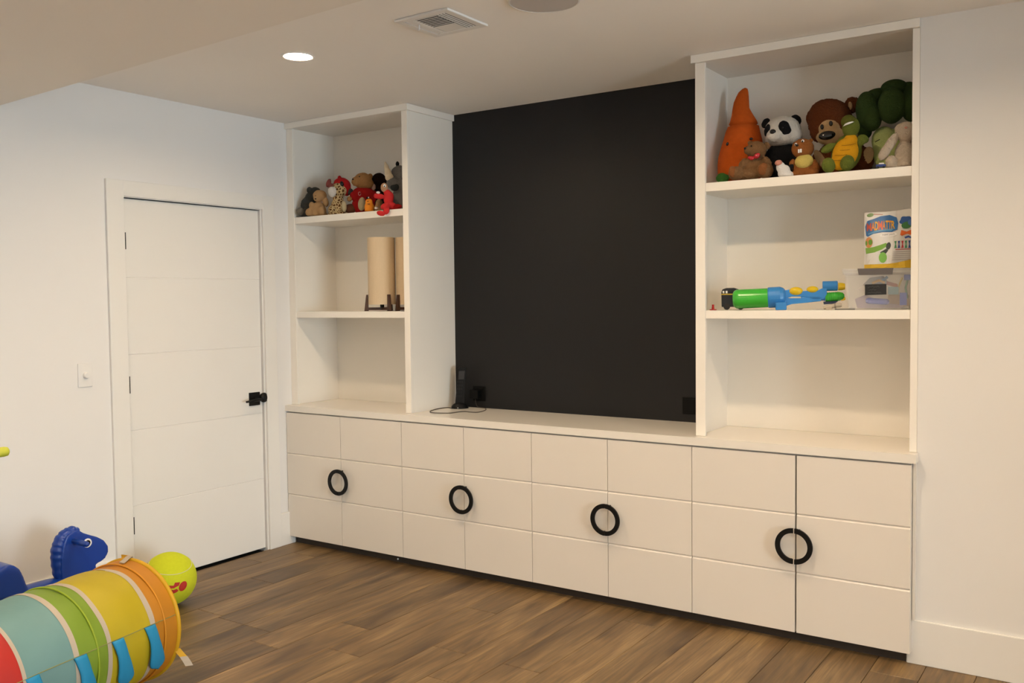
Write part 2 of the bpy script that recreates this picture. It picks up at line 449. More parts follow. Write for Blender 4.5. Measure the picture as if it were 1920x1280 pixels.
fil = MB().box(XD[8]+.001, XR, YB+.03, .0, .182, .818).box(XD[8]+.001, XR-.0005, .0, .03, .06, .818).build('trim_2', M_cab); tag(fil, kind='structure')
bead = MB().ell(at(746, 1047.5, 1, -.004), (1,0,0), (0,1,0), (0,0,1), .0055, .0045, .0055, 10, 8).build('white_bead', plastic('bead', (.9, .9, .88)), smooth=True)
tag(bead, 'tiny white bead in front of the dark toe kick', 'bead')
ct = MB().box(.0005, XR+.006, YB-.006, -.001, ZC-.036, ZC).box(.0005, XR-.0005, -.001, D-.0005, ZC-.036, ZC).build('countertop', mat('counter_lacquer', (.84, .80, .735), rough=.22, var=.01, scale=4))
tag(ct, 'long glossy white countertop across the base cabinets', 'countertop')

# ------------------------------------------------------------------ tall shelf units
SH = [(1.393, 1.430), (1.964, 2.003)]
YK = .38       # face of the back panel inside the units
def tower(x0, x1, s0, s1, left, label):
    T = empty('bookcase', ((x0+x1)/2, .19, ZC), label, 'bookcase', 'tall shelf units on the counter')
    z0 = ZC+.0005; zt = H-.001
    a = x0 + (.001 if left else .0); t = .012 if left else .008
    if left:
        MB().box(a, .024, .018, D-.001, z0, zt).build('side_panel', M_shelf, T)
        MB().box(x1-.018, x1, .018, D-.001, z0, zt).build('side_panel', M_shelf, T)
        xi0, xi1 = .024, x1-.018
    else:
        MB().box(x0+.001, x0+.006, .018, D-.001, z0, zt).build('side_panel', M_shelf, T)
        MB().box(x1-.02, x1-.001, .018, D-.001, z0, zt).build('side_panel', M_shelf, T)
        xi0, xi1 = x0+.006, x1-.02
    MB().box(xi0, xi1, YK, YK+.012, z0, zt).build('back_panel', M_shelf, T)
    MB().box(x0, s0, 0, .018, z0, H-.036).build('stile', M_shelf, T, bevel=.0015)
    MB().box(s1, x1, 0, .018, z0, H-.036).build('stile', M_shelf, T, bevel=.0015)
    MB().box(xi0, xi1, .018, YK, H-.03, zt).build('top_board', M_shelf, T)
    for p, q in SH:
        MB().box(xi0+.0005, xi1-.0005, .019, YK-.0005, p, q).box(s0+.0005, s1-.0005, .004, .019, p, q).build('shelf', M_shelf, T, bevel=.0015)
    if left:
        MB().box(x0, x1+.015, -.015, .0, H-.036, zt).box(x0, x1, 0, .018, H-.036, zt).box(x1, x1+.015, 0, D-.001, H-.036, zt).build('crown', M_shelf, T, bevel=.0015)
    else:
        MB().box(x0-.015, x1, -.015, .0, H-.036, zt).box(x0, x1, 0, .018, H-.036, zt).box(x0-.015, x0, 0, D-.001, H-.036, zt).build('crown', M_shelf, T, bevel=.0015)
    return T
tower(.0008, .962, .054, .921, True, 'tall white shelf unit in the corner left of the charcoal wall')
tower(2.6535, XR-.0008, 2.70, 3.567, False, 'tall white shelf unit right of the charcoal wall')

# ------------------------------------------------------------------ ceiling fittings
M_lens = mat('lamp_lens', LAMP_COLOR, rough=.5, var=0, emit=LAMP_STRENGTH)
M_ring = mat('lamp_trim', (.8, .79, .77), rough=.4, var=0)
def downlight(x, y, z, label):
    d = empty('downlight', (x, y, z), label, 'ceiling light', 'recessed ceiling lights')
    MB().lathe((x, y, z), (0, 0, -1), [(0, .075), (.003, .073), (.004, .064), (.002, HOLE-.001), (-.019, HOLE-.002), (-.019, HOLE+.004), (-.0005, HOLE+.004)], 32, ring=True).build('trim_ring', M_ring, d, smooth=False)
    MB().lathe((x, y, z+.016), (0, 0, 1), [(0, HOLE-.003), (.003, HOLE-.003)], 32).build('lens', M_lens, d)
    MB().lathe((x, y, z+.0195), (0, 0, 1), [(0, HOLE+.003), (.02, HOLE+.003)], 32).build('housing', M_ring, d)
names = ['lit recessed ceiling light above the room door side', 'lit recessed ceiling light in front of the right shelf unit', 'lit recessed ceiling light by the right wall'] + \
        ['lit recessed light in the %s soffit row, %s of three' % (r, n) for r in ('front', 'rear') for n in ('left', 'middle', 'right')]
for (x, y, z), nm in zip(LAMPS, names): downlight(x, y, z, nm)

v = empty('ceiling_vent', (2.047, -1.064, H), 'white square ceiling air vent with slots in several directions', 'vent')
M_vent = mat('vent_white', (.74, .72, .69), rough=.45, var=.01)
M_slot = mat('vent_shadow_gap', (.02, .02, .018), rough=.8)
vx0, vx1, vy0, vy1 = 1.915, 2.178, -1.196, -.935
fv = MB()
for bx in ((vx0, vx0+.03, vy0, vy1), (vx1-.03, vx1, vy0, vy1), (vx0+.03, vx1-.03, vy0, vy0+.03), (vx0+.03, vx1-.03, vy1-.03, vy1)):
    fv.box(*bx, H-.010, H-.0005)
fv.build('frame', M_vent, v, bevel=.003)
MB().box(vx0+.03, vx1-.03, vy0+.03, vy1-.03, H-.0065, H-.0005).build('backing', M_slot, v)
MB().box(1.995, 2.095, -1.045, vy1-.03, H-.008, H-.004).build('blank_plate', M_vent, v)
for i in range(4):
    x = 2.102+i*.014
    MB().box(x, x+.0062, vy0+.032, vy1-.032, H-.0085, H-.004).build('louver', M_vent, v)
for i in range(7):
    y = vy0+.034+i*.0165
    MB().obox((2.045, y+.006, H-.0072), (1,0,0), (0,.97,.24), (0,-.24,.97), .05, .0058, .0008).build('louver', M_vent, v)
for i in range(3):
    x = vx0+.034+i*.015
    MB().obox((x+.006, (vy0+vy1)/2, H-.0072), (.97,0,.24), (0,1,0), (-.24,0,.97), .0058, .098, .0008).build('louver', M_vent, v)
MB().box(1.962, 1.992, vy0+.032, vy1-.032, H-.008, H-.004).build('louver', M_vent, v)
pv = at(786, 48, 2, H-.012)
MB().tube([(pv.x, pv.y, H-.008), (pv.x, pv.y, H-.026), (pv.x-.006, pv.y, H-.03)], .003, 8).build('damper_lever', M_vent, v, smooth=True)

s = empty('ceiling_speaker', (2.512, -1.056, H), 'round grey flush ceiling speaker at the top edge', 'speaker')
MB().lathe((2.512, -1.056, H-.0005), (0, 0, -1), [(0, .131), (.006, .131), (.008, .127), (.008, .124), (0, .124)], 48, ring=True).build('rim', M_vent, s)
MB().lathe((2.512, -1.056, H-.0005), (0, 0, -1), [(0, .124), (.007, .124), (.0075, .06), (.0078, 0)], 48).build('grille', mat('speaker_grille', (.52, .49, .47), rough=.6, var=.15, scale=900), s)
# ------------------------------------------------------------------ toy builder
ZV = Vector((0, 0, 1))
SETTLE = []
class Toy:
    """a thing with its own upright frame: rt = sideways, ZV = up, bk = towards the room.
    Parts are laid out in that frame; offsets are measured in photo pixels from (u0, v0) and turned into metres."""
    def __init__(s, name, label, cat, u0, v0, Y, zmin=None, group=None, plane=None):
        s.c = at(u0, v0, *(plane or (1, Y)))
        d = s.c-CAM; dep = d.dot(FWD); s.s = dep/FPX
        h = Vector((d.x, d.y, 0)).normalized(); s.bk = -h; s.rt = Vector((h.y, -h.x, 0))
        s.u0, s.v0, s.zmin = u0, v0, zmin
        base = s.c.copy(); base.z = zmin if zmin is not None else base.z
        s.root = empty(name, base, label, cat, group)
        if zmin is not None: SETTLE.append(s.settle)
    def settle(s):
        """let the thing down until it touches what it stands on"""
        lo = min(v.co.z for c in s.root.children if c.type == 'MESH' for v in c.data.vertices)
        if lo > .0002: s.root.location.z -= lo-.0002
    def p(s, u, v, b=0): return s.c + s.rt*((u-s.u0)*s.s) - ZV*((v-s.v0)*s.s) + s.bk*(b*s.s)
    def ell(s, mb, u, v, b, ru, rv, rb, rot=0, nu=20, nv=12):
        r = math.radians(rot); a = s.rt*math.cos(r)+ZV*math.sin(r); c = -s.rt*math.sin(r)+ZV*math.cos(r)
        mb.ell(s.p(u, v, b), a, s.bk, c, ru*s.s, rb*s.s, rv*s.s, nu, nv); return mb
    def tube(s, mb, pts, rad, n=12):
        mb.tube([s.p(*q) for q in pts], [r*s.s for r in rad] if hasattr(rad, '__len__') else rad*s.s, n); return mb
    def box(s, mb, u0, u1, v0, v1, b0, b1):
        mb.obox(s.p((u0+u1)/2, (v0+v1)/2, (b0+b1)/2), s.rt, s.bk, ZV, abs(u1-u0)/2*s.s, abs(b1-b0)/2*s.s, abs(v1-v0)/2*s.s); return mb
    def poly(s, mb, pts, b0, b1):
        q = [s.p(u, v, b0) for u, v in pts]; mb.prism(q, s.bk*((b1-b0)*s.s)); return mb
    def cyl(s, mb, p0, p1, prof, n=24):
        """lathe from pixel point p0 to p1; prof: (fraction, radius px)"""
        a, b = s.p(*p0), s.p(*p1); ax = b-a
        mb.lathe(a, ax, [(f*ax.length, r*s.s) for f, r in prof], n); return mb
    def part(s, name, mb, m, parent=None, label=None, **k):
        o = mb.build(name, m, parent if parent is not None else s.root, zmin=s.zmin, **k)
        if label: o['label'] = label
        return o
    def blobs(s, name, m, specs, fur=.003, vox=1.5, smi=6, parent=None, label=None):
        """several ellipsoids melted into one soft body"""
        mb = MB()
        for q in specs: s.ell(mb, *q)
        return s.part(name, mb, m, parent, label, remesh=vox*s.s, smi=smi, fur=fur*1.7)
    def dot(s, name, m, u, v, b, ru, rv, rb, rot=0, parent=None, label=None):
        return s.part(name, s.ell(MB(), u, v, b, ru, rv, rb, rot, 16, 10), m, parent, label, smooth=True)

def onsurf(h, u, v, lift=0):
    """depth on the front of ellipsoid spec h=(u,v,b,ru,rv,rb,...)"""
    q = 1-((u-h[0])/h[3])**2-((v-h[1])/h[4])**2
    return h[2]+h[5]*math.sqrt(max(q, 0))+lift

M_eye = mat('eye_bead', (.006, .005, .005), rough=.12, var=0)
M_eyew = mat('eye_white', (.85, .84, .82), rough=.3, var=0)
Z1, Z2 = SH[0][1]+.0006, SH[1][1]+.0045

# ------------------------------------------------------------------ right unit, top shelf
# carrot cushion
T = Toy('carrot_cushion', 'tall orange plush carrot leaning in the left corner of the top shelf', 'cushion', 1392, 260, .245, Z2)
orange = mat('plush_orange', (.56, .10, .012), rough=.9, var=.16, scale=45, bump=.7, bscale=160, sheen=.2, spec=.1)
prof = [(163, 1397, 1, 1), (165, 1396.5, 5, 4), (171, 1394, 9, 7), (179, 1392, 11.5, 9), (190, 1390, 14, 11), (202, 1389.5, 15.5, 13), (214, 1392, 19.5, 16), (226, 1393.5, 24.5, 20), (231.5, 1394, 26.5, 21.5),
        (234, 1394, 23.5, 17), (236.5, 1393.5, 28.5, 24.5), (246, 1393, 31.5, 27), (260, 1392.5, 35, 31), (276, 1391.5, 39, 34), (292, 1391, 42.5, 36), (306, 1390, 43.5, 36), (320, 1389, 43, 34), (332, 1388, 40, 30), (340, 1388, 28, 20), (343, 1388, 1, 1)]
mb = MB(); n = 30; vs_ = []; fs_ = []
for v_, uc, w, dp in prof:
    lean = (v_-250)*.10
    for k in range(n):
        th = 2*math.pi*k/n
        wob = 1+.018*math.sin(5*th+v_*.4)
        vs_.append(T.p(uc+w*wob*math.cos(th), v_, lean+dp*wob*math.sin(th)))
for i in range(len(prof)-1):
    fs_ += [(i*n+k, i*n+(k+1) % n, (i+1)*n+(k+1) % n, (i+1)*n+k) for k in range(n)]
mb.add(vs_, fs_); T.part('body', mb, orange, smooth=True)
leaf = plush('leaf_green', (.05, .16, .03))
T.blobs('leaf_tuft', leaf, [(1355, 332, 34, 9, 7, 9), (1349, 335, 36, 5, 6, 6), (1363, 334, 38, 7, 5, 7), (1357, 340, 33, 10, 6, 8)], fur=.002)
T.dot('eye', M_eye, 1365, 271.5, 28, 2.4, 3.4, 2, -20); T.dot('eye', M_eye, 1407.5, 265.5, 35, 3.2, 2.4, 2, 10)
T.part('mouth', T.tube(MB(), [(1376, 302, 37.5), (1383, 305.5, 39.5), (1391, 305.5, 40), (1398, 303, 39.5)], .8, 6), M_eye)

# panda
T = Toy('plush_panda', 'black and white plush panda seated second from the left on the top shelf', 'plush toy', 1467, 270, .225, Z2)
pw, pb = plush('white', (.66, .62, .56), .08), plush('black', (.010, .010, .011))
h = (1467.5, 247, 4, 33.5, 28, 30)
T.blobs('body', pb, [(1466, 300, -4, 31, 36, 30), (1446, 300, 14, 10, 18, 10, 15), (1488, 305, 10, 10, 22, 10, -12), (1453, 322, 16, 12, 14, 16), (1487, 325, 22, 14, 13, 18), (1466, 327, 0, 34, 14, 32)])
hd = T.blobs('head', pw, [h, (1453, 258, 27, 15, 13, 14), (1462, 262, 12, 26, 14, 20), (1485, 256, 10, 18, 16, 18)])
for u, v_, ru, rv, rot in ((1437, 229.5, 7.5, 10.5, -30), (1490.5, 228, 10.5, 11.5, 30)):
    T.blobs('ear', pb, [(u, v_, 0, ru, rv, 5, rot)], fur=.002)
T.blobs('eye_patch', pb, [(1440, 246.5, onsurf(h, 1442, 246.5, -1.5), 5.5, 12, 7, -12)], fur=.0015, parent=hd)
T.blobs('eye_patch', pb, [(1470, 245, onsurf(h, 1470, 245, -3), 11, 13.5, 5, 14), (1475, 250, onsurf(h, 1475, 250, -3), 8, 8, 5)], fur=.0015, parent=hd)
T.dot('eye', M_eye, 1441, 247, onsurf(h, 1441, 247, 4), 2, 2.4, 2); T.dot('eye', M_eye, 1468, 246, onsurf(h, 1468, 246, 3), 2.4, 2.6, 2)
T.dot('nose', M_eye, 1450, 252.5, 39, 5.6, 4.6, 3.5)

# small brown bear with a red bow
T = Toy('plush_bear', 'small brown plush bear with a shiny red bow tie before the carrot', 'plush toy', 1414, 300, .1, Z2)
bb, bp_ = plush('tawny', (.20, .105, .045)), plush('rust_pad', (.24, .09, .03))
T.blobs('body', bb, [(1418, 281, 2, 19, 17, 17), (1404, 282, 12, 8.5, 8, 9), (1414, 312, 0, 19, 22, 17), (1394, 306, 8, 7, 12, 8, -30), (1437, 306, 6, 8, 13, 8, 25), (1381, 324, 16, 14, 13, 16), (1434, 321, 18, 15, 15, 16), (1402, 326, 4, 28, 10, 18)])
T.blobs('ear', bb, [(1437, 273, -2, 6, 8, 4, 20)], fur=.002); T.blobs('ear', bb, [(1407, 266, -3, 5.5, 4.5, 4)], fur=.002)
T.blobs('foot_pad', bp_, [(1375.5, 322, 27, 7.5, 11, 5, 8)], fur=.0015); T.blobs('foot_pad', bp_, [(1430, 320, 30, 9, 12, 5, -15)], fur=.0015)
T.dot('nose', M_eye, 1397.5, 279, 19, 2.2, 1.8, 1.6); T.dot('eye', M_eye, 1409, 275, 17.5, 1.3, 1.5, 1.2); T.dot('eye', M_eye, 1400, 276, 14, 1.1, 1.4, 1.2)
red_sh = mat('satin_red', (.48, .01, .02), rough=.22, var=.1, scale=200, coat=.5)
mb = MB(); T.ell(mb, 1408.5, 297.5, 20, 6, 3.6, 3, -15); T.ell(mb, 1419, 294, 20, 6.5, 4.6, 3, 35); T.ell(mb, 1413.5, 296.5, 21.5, 2.4, 2.6, 3)
T.part('bow', mb, red_sh, smooth=True, label='shiny red bow')

# little white bird-like plush
T = Toy('plush_chick', 'little white plush with a pink rounded beak beside the panda feet', 'plush toy', 1467, 318, .045, Z2)
T.blobs('body', plush('snow', (.74, .72, .70), .05), [(1463.5, 313, 0, 8, 10, 8, -10), (1470, 323, 0, 11, 14, 10, -20), (1475, 329, 0, 13, 9, 10)], fur=.0015)
T.blobs('beak', plush('pink', (.60, .27, .20), .05), [(1460, 305.5, 5, 7.2, 5.6, 6, 12)], fur=0)
T.blobs('wing', plush('coal', (.012, .012, .012)), [(1478, 318, -4, 5, 14, 6, -38)], fur=.001)

# beaver
T = Toy('plush_beaver', 'orange-brown plush beaver with yellow belly and two white teeth', 'plush toy', 1505, 295, .095, Z2)
bv, bvy = plush('ginger', (.27, .095, .025)), plush('straw', (.60, .47, .13), .06)
h = (1505, 279, 2, 20.5, 18.5, 18)
T.blobs('body', bv, [h, (1508, 313, -4, 22, 20, 16), (1486, 305, 6, 5, 8, 5, -25), (1527, 312, 2, 7, 14, 8, 20), (1497, 327, 6, 13, 8, 13), (1521, 326, 6, 13, 9, 13)], fur=.002)
T.blobs('belly', bvy, [(1507.5, 303.5, 8, 17, 13.8, 10, 8)], fur=.0015)
T.blobs('ear', bv, [(1520, 264, -2, 4.2, 4.2, 3)], fur=.001); T.blobs('ear', bv, [(1491, 268, -2, 3.4, 3.4, 3)], fur=.001)
T.dot('eye', M_eyew, 1493, 272.5, onsurf(h, 1493, 272.5, -.5), 2.6, 3, 1.6); T.dot('pupil', M_eye, 1492.3, 273, onsurf(h, 1492.3, 273, .9), 1.3, 1.7, 1)
T.dot('eye', M_eyew, 1505, 267.5, onsurf(h, 1505, 267.5, -.5), 2.8, 3.4, 1.6); T.dot('pupil', M_eye, 1504.6, 268, onsurf(h, 1504.6, 268, 1), 1.5, 2, 1)
T.dot('nose', M_eye, 1495, 274.5, onsurf(h, 1495, 274.5, .5), 3, 2.4, 1.8)
mb = MB(); T.box(mb, 1496.6, 1499.6, 282.5, 289, 18.3, 20.3); T.box(mb, 1500.2, 1503.4, 282, 288.5, 18.6, 20.6); T.part('teeth', mb, M_eyew)

# large brown bear
T = Toy('plush_bear', 'large dark brown plush bear with a tan face and big black nose', 'plush toy', 1556, 260, .25, Z2)
br, tan = plush('chestnut', (.115, .033, .010)), plush('tan', (.50, .33, .17), .08)
h = (1556, 227, 0, 40, 40, 36)
T.blobs('body', br, [h, (1552, 212, 0, 34, 26, 30), (1536, 244, 4, 16, 22, 20), (1578, 295, -2, 44, 36, 34), (1612, 308, 26, 20, 26, 16), (1539, 308, 10, 18, 26, 16), (1574, 325, 0, 48, 14, 30)], fur=.005)
T.blobs('ear', br, [(1521, 216, -6, 8, 14, 6, -10)], fur=.004)
er = T.blobs('ear', br, [(1595, 200, -2, 15, 15, 7)], fur=.008); T.blobs('inner_ear', tan, [(1591.5, 202.5, 5.5, 4.2, 8, 4, 8)], fur=.001, parent=er)
T.blobs('face', tan, [(1555, 243, 22, 20, 20, 17), (1556, 261, 27, 25, 14.5, 18), (1570, 258, 22, 14, 12, 14)], fur=.0015)
T.dot('eye', M_eye, 1542.3, 243.5, 37, 3.1, 5, 2, 8); T.dot('eye', M_eye, 1557.6, 238.6, 39, 3.4, 5, 2, 8)
T.dot('nose', M_eye, 1551, 260.5, 43, 15, 8.2, 4.5, 6)
T.blobs('foot_pad', tan, [(1622, 300, 38, 10, 16, 5, -8)], fur=.001); T.blobs('foot_pad', tan, [(1539, 300, 24, 8, 20, 5, 28)], fur=.001)

# turtle
T = Toy('plush_turtle', 'green plush turtle with a quilted yellow belly lying on the brown bear', 'plush toy', 1585, 285, .095, Z2)
tg, ty = plush('moss', (.125, .15, .025), .1), plush('amber', (.64, .31, .012), .08)
h = (1594.5, 239, 2, 16, 19.5, 15)
T.blobs('body', tg, [h, (1587, 285, -7, 27, 36, 14, -16), (1556, 275, 2, 16, 8, 8, 22), (1616, 262, 2, 11, 8, 7, -25), (1611, 267, 2, 8, 9, 7)], fur=.001)
T.blobs('foot', tg, [(1555.5, 308.5, 12, 12.5, 14.5, 13, 12)], fur=.001); T.blobs('foot', tg, [(1588.5, 306.5, 14, 13, 15, 14, -12)], fur=.001)
T.blobs('visor', plush('olive', (.095, .10, .016), .1), [(1590, 229, 8, 13.5, 12.5, 10, 8)], fur=.001)
T.part('eyelid', T.tube(MB(), [(1581, 238, 12), (1585, 236, 17.5), (1591, 234, 18.8), (1597, 232.5, 18.5), (1600, 231.8, 16)], [.4, 1.8, 2.2, 1.3, .3], 8), M_eyew, smooth=True)
bm_ = T.blobs('belly', ty, [(1585, 287, 7, 23, 29, 12, -16), (1594, 266, 4, 13, 16, 9, -8), (1575, 303, 6, 17, 15, 11)], fur=0)
for v_, du in ((272, 1), (281, -1), (290, -3.5), (299, -6)):
    T.part('seam', T.tube(MB(), [(1570+du+ (290-v_)*.35, v_+1.5, 15.5), (1579+du+(290-v_)*.2, v_+2.4, 19), (1589+du+(290-v_)*.15, v_+2, 19), (1602+du, v_-.5, 14.5)], .55, 6), plush('amber_seam', (.32, .15, .01)), bm_)

# broccoli cushion
T = Toy('broccoli_cushion', 'large dark green plush broccoli cushion at the right of the top shelf', 'cushion', 1665, 240, .235, Z2)
bg = mat('plush_broccoli', (.026, .048, .012), rough=.9, var=.15, scale=45, bump=.6, bscale=160, sheen=.25, spec=.1)
bl = plush('stalk', (.46, .53, .20), .06)
T.blobs('stalk', bl, [(1668, 280, -8, 31, 40, 24), (1670, 312, -8, 26, 22, 20), (1658, 262, -2, 22, 26, 18)], fur=0)
for q in ((1629, 206, 8, 21, 36, 24, 6), (1637, 221, 16, 18, 26, 20, 0), (1671, 203, 24, 24.5, 34, 22, 0), (1675, 167, 4, 24, 15, 24, 0), (1642, 178, -6, 24, 14, 20, 15), (1706, 200, 14, 20, 34, 22, -4), (1700, 175, -4, 20, 18, 22, -15), (1624, 238, -6, 14, 20, 16, 0)):
    T.blobs('floret', bg, [q, (q[0], q[1]+q[4]*.35, q[2], q[3]*.92, q[4]*.6, q[5]*.95, q[6])], fur=0, smi=8)
T.part('smile', T.tube(MB(), [(1643, 268, 22.5), (1647, 265.5, 23.5), (1651, 263.5, 23)], .7, 6), M_eye)

# bunny
T = Toy('plush_bunny', 'cream plush bunny with a long drooping ear beside the right stile', 'plush toy', 1690, 285, .085, Z2)
bn = plush('cream', (.50, .42, .33), .08)
T.blobs('body', bn, [(1697, 249, 4, 17, 19, 17), (1690, 244, 2, 12, 12, 12), (1695, 293, 0, 17, 30, 17), (1690, 290, 8, 8, 20, 9, -20), (1673, 306, 14, 11, 14, 13), (1697, 309, 16, 12, 11, 14), (1685, 316, 4, 23, 10, 18)], fur=.004)
T.blobs('ear', bn, [(1671, 270, 10, 9, 25, 6, -33), (1661, 286, 12, 9.5, 16, 6, -28)], fur=.003)
T.blobs('ear', bn, [(1707, 268, -12, 6, 24, 5, 8)], fur=.003)
T.dot('nose', plush('nose_pink', (.55, .25, .20), .05), 1697.5, 244, 22.5, 2.6, 2, 1.5)
# little blue and white toy car
T = Toy('toy_car', 'tiny blue and white toy car at the feet of the cream bunny', 'toy car', 1652, 312, .035, Z2)
mb = MB(); T.box(mb, 1643, 1660, 308.5, 313.5, -5, 5); T.part('body', mb, plastic('navy', (.03, .06, .25)), bevel=.002)
mb = MB(); T.box(mb, 1648, 1657, 305.5, 308.6, -4, 4); T.part('cabin', mb, plastic('white', (.75, .75, .75)), bevel=.002)
for u in (1646.5, 1656.5):
    for b in (-5, 5): T.part('wheel', T.cyl(MB(), (u, 313.6, b-1), (u, 313.6, b+1), [(0, 2), (1, 2)], 12), plastic('tyre', (.01, .01, .01)))

# ------------------------------------------------------------------ right unit, middle shelf
T = Toy('toy_pawn', 'tiny red toy cone at the far left of the middle shelf', 'toy', 1337, 574, .06, Z1)
mb = MB(); T.cyl(mb, (1337, 578.5, 0), (1337, 568, 0), [(0, 6.5), (.15, 6.5), (.17, 2.6), (.75, 1.9), (.95, 2.3), (1, 1)], 16); T.part('body', mb, plastic('red', (.45, .01, .01)), smooth=False)

T = Toy('toy_van', 'black toy van with a yellow stripe behind the green tank', 'toy van', 1370, 558, .16, Z1)
vb = plastic('gloss_black', (.008, .008, .009), .25)
mb = MB(); T.poly(mb, [(1353.5, 573), (1353, 546), (1355, 540), (1362, 537.5), (1376, 537.5), (1386, 541), (1392, 549), (1396, 556), (1396, 573)], -13, 13); T.part('body', mb, vb, bevel=.003)
mb = MB(); T.box(mb, 1352.4, 1396.4, 548.6, 550.6, -13.3, 13.4); T.part('stripe', mb, plastic('stripe_yellow', (.6, .42, .03)))
for u in (1357, 1362.5): T.part('window', T.box(MB(), u-1.7, u+1.7, 543, 547.6, 12.9, 13.5), M_eyew)
for u in (1363, 1388):
    for b in (-11, 11): T.part('wheel', T.cyl(MB(), (u, 572.5, b-2.6), (u, 572.5, b+2.6), [(0, 5.6), (.1, 6), (.9, 6), (1, 5.6)], 18), plastic('tyre', (.01, .01, .01)))

# water blaster
T = Toy('water_blaster', 'green and blue toy water blaster lying along the middle shelf', 'water gun', 1475, 560, .075, Z1)
gr, bl_, yl = plastic('lime', (.045, .42, .035), .25), plastic('sky_blue', (.03, .22, .58), .3), plastic('sun_yellow', (.72, .50, .01), .25)
mb = MB(); T.cyl(mb, (1376.5, 559.8, 0), (1446, 557.5, 0), [(0, 9), (.012, 12.5), (.045, 15.8), (.10, 17.8), (.17, 18.2), (.9, 18.0), (1, 17.6)], 32); T.part('tank', mb, gr, smooth=True)
mb = MB()
T.cyl(mb, (1441, 557.5, 0), (1473, 556, 0), [(0, 18.6), (.05, 19.4), (.7, 19.4), (.88, 17), (1, 13)], 32)
T.poly(mb, [(1462, 545), (1478, 543), (1500, 546), (1530, 545), (1540, 540), (1546, 541), (1546, 553), (1540, 562), (1522, 562), (1502, 556), (1484, 556), (1470, 560)], -8, 8)
T.poly(mb, [(1462, 554), (1480, 559), (1500, 559), (1513, 556), (1535, 556), (1536, 565), (1512, 567.5), (1484, 570), (1466, 576), (1456, 574)], -8, 8)
T.poly(mb, [(1500, 556), (1516, 551), (1522, 551), (1520, 560), (1502, 565)], -7.5, 7.5)
body = T.part('body', mb, bl_, bevel=.002)
mb = MB(); T.box(mb, 1455, 1475, 566, 581, 8, 24); o = T.part('trigger_grip', mb, bl_, bevel=.004, bseg=3)
T.box(mb2 := MB(), 1456.5, 1474, 562, 567, -4, 12); T.part('grip_neck', mb2, bl_, bevel=.002)
for q in ((1491.5, 546, 5.5, 12.5, 7.8, 8), (1520.8, 543.2, 5, 10.5, 6.2, 8)): T.dot('dome', yl, *q)
mb = MB(); T.cyl(mb, (1538.5, 537.3, 0), (1565, 537, 0), [(0, 8.4), (.04, 9.2), (.95, 9.2), (1, 8.6)], 24); T.part('upper_barrel', mb, bl_, bevel=.001)
mb = MB(); T.cyl(mb, (1566, 538.5, 0), (1578, 538.5, 0), [(0, 7), (.1, 7.2), (.6, 6.8), (1, 5.4)], 14); T.part('nozzle_cap', mb, yl)
mb = MB(); T.cyl(mb, (1530, 557.5, 0), (1543.5, 557.5, 0), [(0, 6), (.2, 6.6), (.85, 6.6), (.9, 7.6), (1, 7.6)], 20); T.part('collar', mb, bl_)
mb = MB(); T.cyl(mb, (1543.8, 557.8, 0), (1577, 556, 0), [(0, 8.4), (.72, 8.2), (.92, 6.4), (1, 3)] , 22); T.part('lower_barrel', mb, gr, smooth=True)
for i in range(6):
    f = .08+i*.11; u = 1543.8+f*33.2; vv = 557.8-f*1.8
    T.part('rib', T.cyl(MB(), (u, vv, 0), (u+1.2, vv, 0), [(0, 8.3), (.3, 8.8), (.7, 8.8), (1, 8.3)], 22), gr)
mb = MB(); T.cyl(mb, (1571, 561, 0), (1578.5, 560.5, 0), [(0, 3.6), (.7, 3.4), (1, 2.6)], 14); T.part('nozzle_tip', mb, yl)
mb = MB(); T.poly(mb, [(1540, 566), (1566, 565), (1560, 570), (1541, 571)], -6, 6); T.part('under_guard', mb, plastic('deep_blue', (.008, .02, .06)), bevel=.001)

# small beige gadget in front
T = Toy('toy_gadget', 'small beige and grey toy piece under the muzzle of the water blaster', 'toy', 1562, 574, .045, Z1)
T.part('body', T.tube(MB(), [(1545, 576, 0), (1552, 574, 0), (1562, 571.5, 0), (1574, 570, 0), (1577.5, 570, 0)], [2.8, 4, 4, 4.4, 3.6], 14), plastic('beige', (.42, .36, .27)))
T.part('band', T.tube(MB(), [(1564, 571.2, 0), (1567, 570.9, 0)], [4.7, 4.8], 14), plastic('taupe', (.20, .17, .13)))
T.part('foot', T.box(MB(), 1549, 1560, 574, 579, -4, 4), plastic('beige', (.42, .36, .27)), bevel=.001)
T = Toy('toy_rod', 'thin dark metal rod lying in front of the clear bin', 'rod', 1585, 577, .03, Z1)
mb = MB(); T.tube(mb, [(1568, 577.6, 0), (1602, 577.8, 0)], 1.1, 8); T.ell(mb, 1568, 577.3, 0, 2, 1.6, 2); T.part('body', mb, mat('grey_metal', (.2, .2, .2), rough=.3, metal=1))

